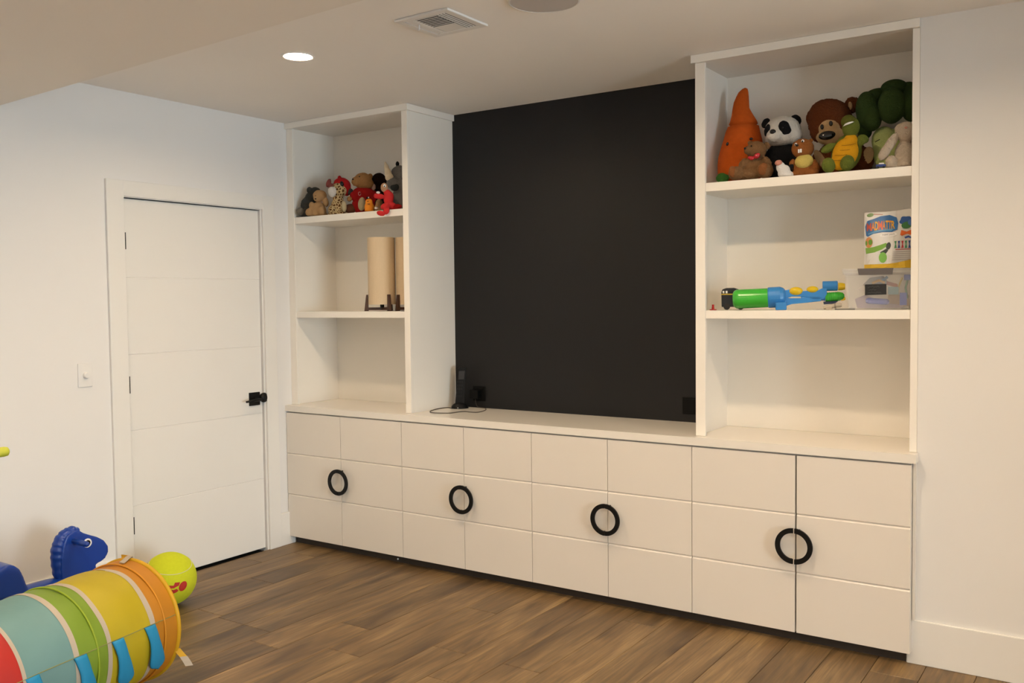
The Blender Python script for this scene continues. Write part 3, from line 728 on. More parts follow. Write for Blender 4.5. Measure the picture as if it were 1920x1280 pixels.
# clear bin
T = Toy('storage_bin', 'clear plastic storage bin with a grey latch and black label', 'storage bin', 1650, 545, .106, Z1)
M_clear = mat('clear_plastic', (.86, .88, .90), rough=.08, var=0, trans=.86, spec=.6)
def frustum(mb, u0a, u1a, va, u0b, u1b, vb_, b0a, b1a, b0b, b1b, t):
    def ring(u0, u1, v_, b0, b1): return [T.p(u0, v_, b0), T.p(u1, v_, b0), T.p(u1, v_, b1), T.p(u0, v_, b1)]
    A = ring(u0a, u1a, va, b0a, b1a); B = ring(u0b, u1b, vb_, b0b, b1b); C = ring(u0a+t, u1a-t, va, b0a+t, b1a-t); D_ = ring(u0b+t, u1b-t, vb_-t, b0b+t, b1b-t)
    mb.add(A+B+C+D_, [(i, (i+1) % 4, 4+(i+1) % 4, 4+i) for i in range(4)]+[(8+i, 8+(i+1) % 4, 12+(i+1) % 4, 12+i) for i in range(4)]+[(i, (i+1) % 4, 8+(i+1) % 4, 8+i) for i in range(4)]+[(4, 5, 6, 7), (12, 13, 14, 15)])
mb = MB(); frustum(mb, 1588, 1705, 512, 1595, 1700, 580, -62, 26, -54, 18, 1.6)
binb = T.part('tub', mb, M_clear)
mb = MB(); frustum(mb, 1583, 1706, 504, 1585, 1704, 514.5, -67, 31, -65, 29, 1.2); T.box(mb, 1584, 1705, 504, 505.6, -66, 30); T.part('lid', mb, mat('clear_lid', (.86, .88, .90), rough=.12, var=0, trans=.84))
mb = MB(); T.poly(mb, [(1611, 503.5), (1672.5, 503.5), (1671, 515.5), (1613, 515.5)], 31, 35); T.part('latch', mb, plastic('warm_grey', (.105, .092, .088), .45), bevel=.001, label='grey snap latch')
mb = MB(); T.poly(mb, [(1624, 533), (1661, 532.5), (1661, 552), (1624, 553)], 26.5, 27.3); lb = T.part('label_card', mb, mat('card_black', (.006, .006, .006), rough=.5), label='black label card with faint grey handwriting')
chalk = mat('chalk_grey', (.16, .16, .15), rough=.8)
for k, (ua, ub, vv) in enumerate(((1629, 1650, 537.5), (1631, 1645, 543), (1629, 1655, 548.3))):
    T.part('handwriting', T.tube(MB(), [(ua+i*1.4, vv+1.3*math.sin(i*1.9+k)+.6*math.sin(i*.9), 27.6) for i in range(int((ub-ua)/1.4))], .22, 5), chalk, lb)
mb = MB()
for k in range(2): T.ell(mb, 1602+k*90, 577.5, 10, 6, 2.6, 5)
T.part('foot', mb, M_clear, smooth=True)
# playthings inside the bin
def inner(name, label, rgb, fn):
    t = Toy(name, label, 'craft toy', 1650, 545, .106, Z1+.004, 'craft toys inside the clear bin'); SETTLE.pop()
    mb = MB(); fn(t, mb); t.part('body', mb, plastic('craft_%d%d%d' % tuple(int(c*100) for c in rgb), rgb, .4), bevel=.0008)
inner('toy_roller', 'royal blue roller lying low in the clear bin', (.04, .07, .42), lambda t, m: t.cyl(m, (1625, 563, 10), (1666, 566, 6), [(0, 3), (.1, 5.5), (.9, 5.5), (1, 3)], 14))
inner('dough_cutter', 'blue upright cutter at the right end of the clear bin', (.035, .09, .45), lambda t, m: t.box(m, 1684, 1696, 549, 572, 8, 15))
inner('dough_cutter', 'blue square cutter just under the lid of the clear bin', (.05, .12, .45), lambda t, m: t.box(m, 1691, 1703, 516, 526, 12, 17))
inner('yellow_strip', 'yellow strip standing upright in the clear bin', (.55, .42, .05), lambda t, m: t.tube(m, [(1678, 552, 10), (1683, 535, 10), (1688, 521, 8)], 1.6, 6))
inner('teal_block', 'teal block right of the black label inside the bin', (.16, .30, .36), lambda t, m: t.box(m, 1664, 1682, 538, 552, 2, 14))
inner('orange_strip', 'orange strip lying across the top of the bin contents', (.60, .30, .03), lambda t, m: t.tube(m, [(1636, 531, 14), (1648, 526, 14), (1658, 530, 12)], 2.6, 8))
inner('red_stencil', 'dull red stencil plate right of the label in the bin', (.42, .14, .10), lambda t, m: t.poly(m, [(1661, 527), (1680, 533), (1681, 540), (1661, 534)], 8, 11))
inner('grey_tray', 'grey tray leaning behind the black label in the bin', (.30, .28, .26), lambda t, m: t.poly(m, [(1620, 533), (1632, 520), (1655, 517), (1664, 528), (1652, 540), (1628, 543)], -4, 0))
inner('blue_stick', 'slate blue stick slanting under the lid of the bin', (.14, .24, .36), lambda t, m: t.tube(m, [(1650, 530, 5), (1663, 519, 5)], 2.6, 8))
inner('white_scraper', 'white scraper at the left of the bin contents', (.65, .60, .55), lambda t, m: t.poly(m, [(1612, 541), (1622, 536), (1624, 546), (1614, 545)], 12, 15))
inner('mauve_sheet', 'dusty mauve folded sheet at the bottom of the bin', (.36, .28, .32), lambda t, m: t.poly(m, [(1606, 560), (1625, 552), (1660, 568), (1690, 572), (1690, 577), (1610, 577)], -10, 3))
inner('tan_mould', 'tan mould at the back right of the bin', (.45, .30, .20), lambda t, m: t.box(m, 1664, 1700, 553, 574, -20, -4))
inner('green_strip', 'green strip standing upright at the right of the bin', (.10, .30, .18), lambda t, m: t.tube(m, [(1697, 560, 4), (1694, 540, 4), (1698, 522, 4)], 2, 6))

# printed bag on the bin
T = Toy('toy_bag', 'white printed bag of play dough standing on the clear bin', 'bag', 1668, 450, .112, None)
bagm = mat('bag_film', (.66, .64, .61), rough=.32, var=.03, scale=20, bump=.12, bscale=40)
U0, U1, V0, V1 = 1623.5, 1716, 393, 503.6
def bagb(u, v_):
    s_ = max(0, (u-U0)*(U1-u))/((U1-U0)/2)**2; t_ = max(0, (v_-V0)/(V1-V0))
    return 22*(s_**.6)*(.25+.75*math.sin(min(1, t_*1.1)*math.pi*.62)) + 2.0*math.sin(u*.21+v_*.07)*t_*s_
def bagtop(u): return 1-.0*u
mb = MB(); nu, nv = 24, 24; vs_ = []
for side in (1, -1):
    for j in range(nv+1):
        for i in range(nu+1):
            u = U0+(U1-U0)*i/nu; v_ = V0+(V1-V0)*j/nv
            uu = u+(.04*(v_-V1)*0); vv = v_ + (1-j/nv)*(7 if u < 1672 else 7-(u-1672)*.14)*1.0 - 3*(1-j/nv)
            vs_.append(T.p(uu, vv, (bagb(u, v_) if side == 1 else -bagb(u, v_)*.9-.6)))
m_ = (nu+1)*(nv+1); fs_ = []
for k in (0, m_):
    for j in range(nv):
        for i in range(nu):
            a = k+j*(nu+1)+i; fs_.append((a, a+1, a+nu+2, a+nu+1))
edge = [i for i in range(nu+1)]+[j*(nu+1)+nu for j in range(1, nv+1)]+[nv*(nu+1)+i for i in range(nu-1, -1, -1)]+[j*(nu+1) for j in range(nv-1, 0, -1)]
for a, b in zip(edge, edge[1:]+edge[:1]): fs_.append((a, b, b+m_, a+m_))
mb.add(vs_, fs_); bag = T.part('pouch', mb, bagm, smooth=True)
def decal(name, rgb, pts, lift=.6, parent=None, c=None):
    """flat print following the pouch surface"""
    mb = MB(); n = len(pts); cu = c[0] if c else sum(p[0] for p in pts)/n; cv = c[1] if c else sum(p[1] for p in pts)/n
    rings = 4; vs_ = [(cu, cv)]
    for r in range(1, rings+1):
        vs_ += [(cu+(u-cu)*r/rings, cv+(v_-cv)*r/rings) for u, v_ in pts]
    fs_ = [(0, 1+i, 1+(i+1) % n) for i in range(n)]
    for r in range(rings-1):
        a = 1+r*n; b = a+n; fs_ += [(a+i, b+i, b+(i+1) % n, a+(i+1) % n) for i in range(n)]
    mb.add([T.p(u, v_, bagb(u, v_)+lift) for u, v_ in vs_], fs_)
    return T.part(name, mb, mat('print_%d_%d_%d' % tuple(int(x*255) for x in rgb), rgb, rough=.4, var=.03), parent if parent is not None else bag)
def oval(u, v_, ru, rv, rot=0, n=20, wob=0):
    r = math.radians(rot); o = []
    for i in range(n):
        t = 2*math.pi*i/n; k = 1+wob*math.sin(5*t)
        a, b = ru*k*math.cos(t), rv*k*math.sin(t); o.append((u+a*math.cos(r)+b*math.sin(r), v_-a*math.sin(r)+b*math.cos(r)))
    return o
def dens(pts, k=4):
    o = []
    for (a, b), (c, d) in zip(pts, pts[1:]+pts[:1]):
        o += [(a+(c-a)*i/k, b+(d-b)*i/k) for i in range(k)]
    return o
decal('printed_panel', (.72, .71, .69), dens([(1625, 402), (1679, 396), (1670, 498), (1624.5, 497)], 6), .4)
decal('printed_band', (.66, .42, .02), dens([(1624, 495), (1650, 497), (1680, 493), (1706, 487), (1715, 486), (1715, 503), (1624, 503)], 8), 1.8)
logo = decal('printed_cloud', (.02, .13, .36), dens([(1627, 441), (1625, 424), (1629, 413), (1640, 410), (1652, 405.5), (1668, 404), (1680, 409), (1682.5, 420), (1681, 432), (1672, 436), (1655, 436), (1640, 438), (1630, 443)], 3), .9)
decal('printed_cloud_edge', (.10, .30, .52), dens([(1630, 437), (1645, 432), (1660, 430), (1675, 430), (1671, 434), (1655, 433.5), (1640, 436), (1631, 439.5)], 3), 1.1)
def lettering(txt, u, v_, hpx, rgb, wid=None, lift=1.3, tilt=0, parent=None, name='lettering', bold=0):
    cu = bpy.data.curves.new('t', 'FONT'); cu.body = txt; cu.size = 1; cu.offset = bold
    to = bpy.data.objects.new('t', cu); col.objects.link(to)
    bpy.context.view_layer.update()
    dg = bpy.context.evaluated_depsgraph_get(); me = bpy.data.meshes.new_from_object(to.evaluated_get(dg))
    xs = [q.co.x for q in me.vertices]; ys = [q.co.y for q in me.vertices]
    x0, x1, y0, y1 = min(xs), max(xs), min(ys), max(ys); w = wid or hpx*(x1-x0)/(y1-y0)
    mb = MB(); vs_ = []
    for q in me.vertices:
        a = (q.co.x-x0)/(x1-x0)*w; b = (q.co.y-y0)/(y1-y0)*hpx
        uu = u+a; vv = v_-b-a*tilt
        vs_.append(T.p(uu, vv, bagb(uu, vv)+lift))
    mb.add(vs_, [tuple(p.vertices) for p in me.polygons])
    bpy.data.objects.remove(to); bpy.data.curves.remove(cu)
    return T.part(name, mb, mat('print_%d_%d_%d' % tuple(int(x*255) for x in rgb), rgb, rough=.4, var=.03), parent if parent is not None else bag)
x = 1628
for i, (ch, w_, c_) in enumerate((('M', 8.5, (.50, .08, .04)), ('A', 6, (.72, .25, .01)), ('D', 6, (.75, .38, .01)), ('M', 7.5, (.60, .09, .03)), ('A', 5.5, (.70, .25, .01)), ('T', 5, (.74, .36, .01)), ('T', 5, (.70, .25, .01)), ('R', 6.5, (.75, .38, .01)))):
    lettering(ch, x, 432.5-(i*.35), 15+2*math.sin(i*.45), c_, w_-.3, 1.4, bold=.03); x += w_-.1
decal('printed_bubble', (.80, .79, .78), oval(1666, 441, 15, 4.2, 4, 24, .04), 1.0)
lettering('super pack', 1655, 443, 4.2, (.18, .17, .17), 22, 1.3, .05)
# unspecific coloured print below
decal('printed_blob', (.62, .26, .09), oval(1632, 454, 6.5, 10), 1.0); decal('printed_ring', (.12, .30, .03), oval(1634.5, 453.5, 3.4, 5.4), 1.3); decal('printed_ring', (.12, .30, .03), oval(1627.5, 455, 1.8, 4.6), 1.3)
decal('printed_tube', (.20, .40, .06), dens([(1626, 464), (1640, 463), (1652, 459.5), (1662, 456), (1665, 461), (1655, 468), (1642, 473), (1627, 475)], 3), 1.0)
decal('printed_tube_end', (.03, .04, .04), oval(1666, 462, 4, 7, -10), 1.2); decal('printed_stem', (.04, .05, .04), dens([(1652, 473), (1662, 467), (1666, 470), (1661, 477), (1653, 478)], 2), 1.1)
decal('printed_oval', (.20, .46, .08), oval(1656.5, 483, 7, 9.8), 1.3)
decal('printed_leaf', (.10, .20, .05), oval(1634, 402.5, 6, 3.6, 8), .9); decal('printed_line', (.40, .10, .03), dens([(1640, 400.6), (1656, 402), (1656, 403), (1640, 401.8)], 2), .9)
decal('printed_splash', (.02, .08, .28), oval(1696, 416, 11, 9, 0, 24, .1), .9); decal('printed_splash', (.04, .16, .05), oval(1697, 424, 9, 6.5, 10), 1.1); decal('printed_splash', (.05, .14, .38), oval(1705, 419, 6, 6), 1.3)
decal('printed_fish', (.66, .13, .02), dens([(1688, 433), (1697, 436), (1706, 432), (1707, 443), (1698, 440), (1689, 444), (1686, 442)], 2), .9); decal('printed_fish', (.04, .09, .34), dens([(1693, 446), (1700, 443), (1707, 447), (1706, 449), (1700, 447), (1695, 449)], 2), .9)
for i, c_ in enumerate(((.05, .22, .10), (.03, .06, .28), (.48, .04, .05), (.04, .25, .12), (.03, .07, .26))):
    uu = 1678+i*6
    decal('printed_peg', c_, dens([(uu-2, 453.5-i*.2), (uu+2, 453-i*.2), (uu+.8, 459), (uu+2.4, 466), (uu-2.2, 466.5), (uu-.6, 459)], 2), .9)
decal('printed_rule', (.45, .06, .06), dens([(1678, 468.2), (1704, 467.4), (1704, 468.8), (1678, 469.6)], 2), .9)
for i in range(5): decal('printed_text_line', (.36, .34, .34), dens([(1674-i*.4, 473+i*3.6), (1704, 472+i*3.5), (1704, 473+i*3.5), (1674-i*.4, 474+i*3.6)], 3), .9)
# stand the bag on the lid of the bin
# ------------------------------------------------------------------ left unit, top shelf
ZF = Z2
T = Toy('plush_elephant', 'dark grey plush slumped in the left corner behind the beige dog', 'plush toy', 578, 378, .065, ZF)
gy = plush('slate', (.055, .055, .05))
T.blobs('body', gy, [(591, 358, -14, 11, 9, 9), (576, 386, -4, 12, 18, 10), (584, 372, -8, 12, 14, 10), (572, 400, 0, 13, 8, 10)], fur=.004)
T.blobs('ear', gy, [(580.5, 355.5, -8, 5.5, 6.5, 3.5, -10)], fur=.003)
T.blobs('foot', plush('ash', (.16, .14, .11)), [(563, 397, 6, 7.5, 7.5, 7)], fur=.003)

T = Toy('plush_dog', 'beige plush dog with drooping ear near the left stile', 'plush toy', 598, 384, .065, ZF)
dg_ = plush('biscuit', (.42, .25, .115), .08)
T.blobs('body', dg_, [(600, 367, 4, 13, 10.5, 11), (596, 373, 10, 8, 6.5, 7), (597, 394, 0, 14, 16, 11), (584.5, 385, 6, 5, 6.5, 5, -15), (580, 399, 8, 7, 8, 8), (603, 396, 10, 8.5, 10, 8), (597, 403, 0, 18, 6, 11)], fur=.002)
T.blobs('ear', dg_, [(610, 378, 6, 6, 11, 4, 15)], fur=.002)
T.dot('eye', M_eye, 592.5, 369.3, 14, 1, 1.2, .9); T.dot('nose', M_eye, 592, 374.5, 16.4, 1.6, 1.2, 1)

def spotted():
    if 'plush_spots' in MATS: return MATS['plush_spots']
    m = plush('spots', (.45, .30, .13)); nt = m.node_tree; N = nt.nodes.new; L = nt.links.new
    vo = N('ShaderNodeTexVoronoi'); vo.feature = 'DISTANCE_TO_EDGE'; vo.inputs['Scale'].default_value = 62
    tc = N('ShaderNodeTexCoord'); L(tc.outputs['Object'], vo.inputs['Vector'])
    r = N('ShaderNodeValToRGB'); e = r.color_ramp.elements
    e[0].position = .12; e[0].color = (.52, .38, .19, 1); e[1].position = .17; e[1].color = (.10, .04, .012, 1)
    L(vo.outputs['Distance'], r.inputs[0])
    p = [q for q in nt.nodes if q.type == 'BSDF_PRINCIPLED'][0]; L(r.outputs[0], p.inputs['Base Color'])
    MATS['plush_spots'] = m; return m
T = Toy('plush_giraffe', 'spotted plush giraffe with white muzzle and red cap', 'plush toy', 638, 372, .10, ZF)
sp_, rd = spotted(), plush('red', (.36, .012, .012), .1)
T.blobs('body', sp_, [(637, 356, 4, 14, 15, 13), (634, 372, 4, 10, 14, 9), (634, 388, 0, 14, 17, 11), (622, 394, 8, 7, 9, 8), (634, 401, 2, 20, 6, 11)], fur=.001)
T.blobs('muzzle', plush('white', (.66, .62, .56), .08), [(623, 361.5, 12, 7.5, 10, 9, 12), (626, 359, 10, 7, 8, 8)], fur=.001)
T.blobs('cap', rd, [(642, 347, 0, 16.5, 14, 14, -18), (650, 356, -3, 9, 11, 11)], fur=.001)
T.blobs('cap_horn', rd, [(637.5, 333.5, 0, 4, 4.5, 4)], fur=.001); T.blobs('cap_horn', plush('dusty_rose', (.22, .06, .05)), [(617, 343, -4, 4.6, 9, 4, -20), (623, 350, 0, 7, 6, 6, -20), (630, 350, 0, 6, 6, 6)], fur=.001)
T.dot('eye', M_eye, 641.5, 346.5, 14.4, 3.6, 5, 3, 15)
T.blobs('ear', plush('slate', (.055, .055, .05)), [(657, 360, 4, 6, 7, 4)], fur=.001)
T.blobs('foot_pad', plush('oat', (.52, .43, .26), .06), [(644.5, 388, 13, 5.2, 11, 5, 4)], fur=.0005)
T.blobs('leg', plush('umber', (.13, .05, .028)), [(657, 391, 4, 13, 9, 8, 6)], fur=.001)

T = Toy('plush_bear', 'golden plush bear in a red sweater in the middle of the left shelf', 'plush toy', 680, 360, .185, ZF)
gb_ = plush('honey', (.36, .18, .065), .12)
T.blobs('head', gb_, [(681, 339, 2, 17, 15.5, 15), (668.5, 341, 10, 9, 9, 9), (686, 344, 0, 15, 11, 13)], fur=.004)
T.blobs('ear', gb_, [(694, 330, -3, 5.5, 6.5, 3.5, -20)], fur=.003); T.blobs('ear', plush('blush', (.42, .27, .22)), [(700, 350, 0, 5, 7, 4)], fur=.002)
T.dot('eye', M_eye, 674.5, 332.5, 15.5, 1.1, 1.4, 1); T.dot('nose', M_eye, 662.5, 338, 18, 1.8, 1.5, 1.2)
T.blobs('sweater', rd, [(681, 364, 0, 22, 15, 14), (681, 384, 0, 22, 18, 14), (664, 368, 6, 8, 9, 7, 30), (699, 368, 2, 8, 12, 7, -20)], fur=.0008)
T.part('emblem', T.tube(MB(), [(674.3+2.4*math.cos(t*.7), 364+3.2*math.sin(t*.7), 14.8) for t in range(9)], .5, 6), plush('pale_thread', (.5, .33, .3)))
T.blobs('paw', gb_, [(655.5, 373.5, 10, 5, 5, 5)], fur=.002)
T.blobs('foot', plush('oat', (.52, .43, .26), .06), [(678, 383.5, 18, 7.2, 13, 7, -6)], fur=.0005)

T = Toy('plush_duck', 'small bright orange plush duck with a tiny black cap', 'plush toy', 692, 384, .045, ZF)
T.blobs('body', mat('plush_tangerine', (.75, .24, .008), rough=.85, var=.06, scale=50, bump=.4, bscale=200, sheen=.2), [(692, 379, 0, 7, 7, 7), (692.5, 388, 0, 9.5, 9, 8), (692, 395, 0, 9, 5, 8)], fur=0)
T.blobs('cap', plush('coal', (.012, .012, .012)), [(690, 371.5, 0, 4, 2.8, 4)], fur=0)
T.dot('button', M_eyew, 691.3, 370.6, 3.6, 1.2, 1.4, 1); T.dot('eye', M_eye, 690, 378, 6.6, .9, 1, .7); T.dot('beak', plastic('beak', (.5, .14, .01)), 691.5, 383, 8, 2.6, 1.2, 2)

T = Toy('plush_bear', 'very dark brown plush behind the golden bear', 'plush toy', 709, 345, .30, ZF)
T.blobs('body', plush('espresso', (.018, .008, .005)), [(711, 341, 0, 15, 17, 12), (708, 365, 0, 18, 22, 13), (708, 390, 0, 20, 20, 13)], fur=.004)

T = Toy('plush_rhino', 'grey plush rhino with a tall cream horn behind the right stile', 'plush toy', 745, 350, .17, ZF)
rg = plush('rhino', (.155, .145, .135), .2)
T.blobs('body', rg, [(751, 326, -2, 18, 16, 16), (738, 345, 9, 13.5, 11.5, 13, -20), (752, 348, 2, 17, 18, 16), (760, 374, -2, 26, 30, 16), (758, 394, 0, 28, 14, 17)], fur=.003)
T.blobs('horn', plush('ivory', (.74, .63, .46), .05), [(730.5, 334, 12, 8, 8, 7), (728.5, 326, 12, 6.6, 10, 6, 14), (725.8, 317, 11, 4.6, 9, 4.4, 10), (724, 309.5, 10.5, 2.4, 5.5, 2.4, 8)], fur=0, vox=1)
T.blobs('ear', plush('coal', (.012, .012, .012)), [(746, 307.5, -2, 4, 5.6, 3)], fur=.001); T.blobs('ear', plush('coal', (.012, .012, .012)), [(764, 305, -2, 4, 5.6, 3)], fur=.001)
T.blobs('mouth_patch', plush('charcoal', (.028, .034, .036)), [(740, 352.5, 17, 8.5, 8, 5, 20)], fur=.001)
T.dot('eye', M_eye, 755, 337, 16, 2, 2.4, 1.6)

T = Toy('plush_doll', 'red plush doll sitting on the shelf edge with one leg dangling', 'plush toy', 722, 378, .028, None)
T.blobs('body', mat('plush_scarlet', (.52, .012, .012), rough=.85, var=.1, scale=50, bump=.5, bscale=200, sheen=.2), [(729, 372, 0, 9.5, 14, 9, -12), (726, 361, 2, 7, 6, 7), (712, 369, 6, 9.5, 5.4, 5, -4), (705.5, 368, 8, 4.5, 5, 5), (733, 386, 0, 11, 7, 10), (722, 388, 16, 9.5, 6, 6.5, 25), (724, 397, 23, 6, 8, 4.6, -20)], fur=.0008)
T.blobs('foot', mat('plush_scarlet', (.52, .012, .012)), [(714, 402, 25, 8.5, 5, 5, -14)], fur=.0008)
T.blobs('leg', rd, [(743, 388, 4, 11, 5.5, 6, 8)], fur=.0008)
T.blobs('face', plush('peach', (.48, .28, .16), .06), [(721, 352, 3, 7, 9, 7)], fur=.0005)
T.dot('eye', M_eyew, 721.5, 349.5, 9.2, 2.6, 3, 1.2); T.dot('pupil', M_eye, 721.2, 350.5, 10.2, 1.1, 1.4, .8)
T.blobs('cuff', plush('snow', (.74, .72, .70), .05), [(709.5, 362, 8, 4.4, 2.8, 4)], fur=.001)
T = Toy('plush_mouse', 'tiny tan plush with white feet under the arm of the red doll', 'plush toy', 709, 383, .05, ZF)
T.blobs('body', plush('fawn', (.26, .15, .065)), [(711, 381, 0, 7, 8, 6), (710, 391, 0, 9, 9, 7)], fur=.002)
T.blobs('foot', plush('snow', (.74, .72, .70), .05), [(705.5, 390.5, 7, 4, 3, 3.4)], fur=.0005)

# ------------------------------------------------------------------ left unit, middle shelf: two drum lamps on walnut feet
linen = mat('linen_shade', (.66, .52, .345), rough=.9, var=.07, scale=220, bump=.35, bscale=700)
waln = mat('walnut', (.060, .024, .012), rough=.4, var=.25, scale=25)
def drum(u, label, Y, turn):
    T = Toy('table_lamp', label, 'lamp', u, 510, Y, Z1, 'drum lamps on the left middle shelf')
    b0 = T.c.copy(); R_ = .0795; zb = T.p(u, 570.5).z; zt = T.p(u, 446).z
    mb = MB(); mb.lathe((b0.x, b0.y, zb), ZV, [(0, R_-.002), (0, R_), (zt-zb, R_), (zt-zb, R_-.002)], 40, ring=True)
    mb.lathe((b0.x, b0.y, zt-.006), ZV, [(0, .004), (.001, R_-.002)], 40); T.part('shade', mb, linen, smooth=False)
    az = math.atan2(T.bk.y, T.bk.x)
    mb2 = MB()
    for k in range(3):
        a = az + math.radians(turn+120*k)
        dv = Vector((math.cos(a), math.sin(a), 0)); sd = ZV.cross(dv)
        P0 = Vector((b0.x, b0.y, Z1)); zk = T.p(u, 552).z
        ri, ro = R_+.001, R_+.018
        mb = MB(); h_ = zk-Z1
        poly = [P0+dv*(ri-.002)+ZV*0, P0+dv*(ro+.006), P0+dv*(ri+.011)+ZV*h_, P0+dv*ri+ZV*h_]
        mb.prism([q-sd*.0095 for q in poly], sd*.019); T.part('foot', mb, waln, bevel=.002)
        mb2.obox(P0+dv*(R_*.5)+ZV*.014, dv, sd, ZV, R_*.5, .009, .008)
    T.part('base_bars', mb2, waln)
    T.part('stem', MB().lathe((b0.x, b0.y, Z1+.02), ZV, [(0, .012), (.09, .012)], 12), M_black)
drum(715.5, 'cream linen drum lamp on walnut feet, the left of two', .105, -93)
drum(768, 'cream linen drum lamp half hidden behind the stile', .19, -52)

# ------------------------------------------------------------------ charcoal wall: outlets, phone
M_plate = mat('outlet_black', (.002, .002, .002), rough=.55, var=.02, spec=.15)
for (x0, x1), lab in (((1.092, 1.177), 'black wall outlet with an adapter behind the cordless phone'), ((2.412, 2.497), 'black wall outlet at the right end of the charcoal wall')):
    o = empty('wall_outlet', ((x0+x1)/2, D, .90), lab, 'outlet')
    MB().box(x0, x1, D-.007, D-.0005, .898, .985).build('plate', M_plate, o, bevel=.002)
    MB().box(x0+.014, x1-.014, D-.010, D-.007, .908, .975).build('socket', M_plate, o, bevel=.001)
ad = MB().box(1.098, 1.158, D-.052, D-.0105, .915, .965).build('power_adapter', M_plate, bevel=.004); tag(ad, 'black power adapter plugged in behind the phone', 'adapter')

T = Toy('cordless_phone', 'black cordless phone standing in its charging cradle on the counter', 'phone', 862, 765, 0, ZC+.0006, plane=(2, ZC))
pk = mat('phone_black', (.004, .004, .0045), rough=.5, var=.02, spec=.2)
mb = MB(); T.poly(mb, [(853.5, 757), (856.5, 725), (859.5, 703), (860, 691), (862.5, 687.5), (872, 686.5), (875, 689), (874, 705), (870.5, 757)], -3, 4.5); hs_ = T.part('handset', mb, pk, bevel=.003)
T.part('screen', T.poly(MB(), [(861.5, 695), (872.4, 694.5), (870.8, 710.5), (860.4, 710.5)], 4.4, 4.9), mat('lcd_grey', (.03, .029, .03), rough=.4, spec=.3), hs_)
for j in range(5):
    for i in range(3):
        u = 859.6+i*3.9-j*.65; v_ = 715.5+j*6.6
        T.part('key', T.box(MB(), u-1.3, u+1.3, v_-1.6, v_+1.6, 4.3, 5.1), mat('key_black', (.008, .008, .009), rough=.45, spec=.25), hs_)
mb = MB(); T.ell(mb, 862, 767, 0, 16.5, 14, 12, 0, 24, 12); T.part('cradle', mb, pk, smooth=True)
T.dot('light', M_eyew, 858.5, 763, 12.2, .9, .9, .6)
def cord(pts, k=8):
    P = [at(u, v_, 2, ZC+.0028) for u, v_ in pts]; out = []
    for i in range(len(P)-1):
        p0, p1, p2, p3 = P[max(i-1, 0)], P[i], P[i+1], P[min(i+2, len(P)-1)]
        for j in range(k):
            t = j/k
            out.append(.5*((2*p1)+(p2-p0)*t+(2*p0-5*p1+4*p2-p3)*t*t+(3*p1-p0-3*p2+p3)*t**3))
    return out+[P[-1]]
pts = cord([(845, 764.6), (842, 763.8), (832, 764.3), (815, 767.5), (806.5, 771), (810, 773.3), (826, 774), (845, 774), (857, 772.3), (864, 771.6), (872, 771.2), (880, 772), (893, 772.7), (904, 770.8), (911, 767.5), (909, 764.8), (900, 763.6)])
e_ = pts[-1]
pts += [Vector((e_.x*.6+1.128*.4, min(e_.y+.02, D-.03), ZC+.01)), Vector((1.128, D-.03, ZC+.03)), Vector((1.128, D-.034, .916))]
tag(MB().tube(pts, .0022, 8).build('phone_cord', mat('cord_brown', (.03, .018, .012), rough=.5), smooth=True), 'thin dark phone cord looped on the counter', 'cord')

# ------------------------------------------------------------------ floor: giant tennis ball
BC, BR = Vector((.372, -1.168, .1305)), .130
def onball(u, v_, lift=0):
    d = ray(u, v_).normalized(); o = CAM-BC; R_ = BR+lift
    b = o.dot(d); q = b*b-(o.dot(o)-R_*R_)
    if q < 0:
        k = -b; X = CAM+d*k-BC; return BC+X.normalized()*R_
    return CAM+d*(-b-math.sqrt(q))
ball = empty('tennis_ball', (BC.x, BC.y, 0), 'oversized yellow-green tennis ball with a red emblem near the door', 'ball')
MB().ell(BC, (1,0,0), (0,1,0), ZV, BR, BR, BR, 64, 40).build('felt', mat('ball_felt', (.56, .62, .028), rough=.95, var=.07, scale=60, bump=.5, bscale=300, sheen=.3, spec=.1), ball, smooth=True)
a_, b_, c_ = onball(285, 1069), onball(320, 1077.3), onball(359, 1059)
nn = (b_-a_).cross(c_-a_).normalized(); dd = nn.dot(a_-BC); ctr = BC+nn*dd; rr_ = math.sqrt(BR**2-dd**2); e1 = (a_-ctr).normalized(); e2 = nn.cross(e1)
MB().tube([ctr+(math.cos(t*math.pi/60)*e1+math.sin(t*math.pi/60)*e2)*rr_ for t in range(120)], .0018, 6, closed=True).build('seam', mat('seam_rubber', (.62, .60, .40), rough=.8), ball, smooth=True)
M_em = mat('emblem_red', (.42, .02, .012), rough=.7)
def ballpoly(name, pts):
    pts = dens(pts, 3); cu = sum(p[0] for p in pts)/len(pts); cv = sum(p[1] for p in pts)/len(pts); n = len(pts)
    vs_ = [(cu, cv)]+[(cu+(u-cu)*.5, cv+(v_-cv)*.5) for u, v_ in pts]+pts
    MB().add([onball(u, v_, .0012) for u, v_ in vs_], [(0, 1+i, 1+(i+1) % n) for i in range(n)]+[(1+i, 1+n+i, 1+n+(i+1) % n, 1+(i+1) % n) for i in range(n)]).build(name, M_em, ball)
f_ = lambda q: [(230+x/9.847, 1020+y/9.847) for x, y in q]
ballpoly('emblem', oval(343, 1098.5, 6.4, 10.5, -32, 16))
ballpoly('emblem', f_([(825, 762), (905, 768), (945, 762), (965, 708), (1062, 700), (1040, 762), (985, 790), (950, 812), (865, 822)]))
ballpoly('emblem', f_([(865, 835), (940, 845), (1000, 822), (1035, 858), (985, 892), (905, 925)]))

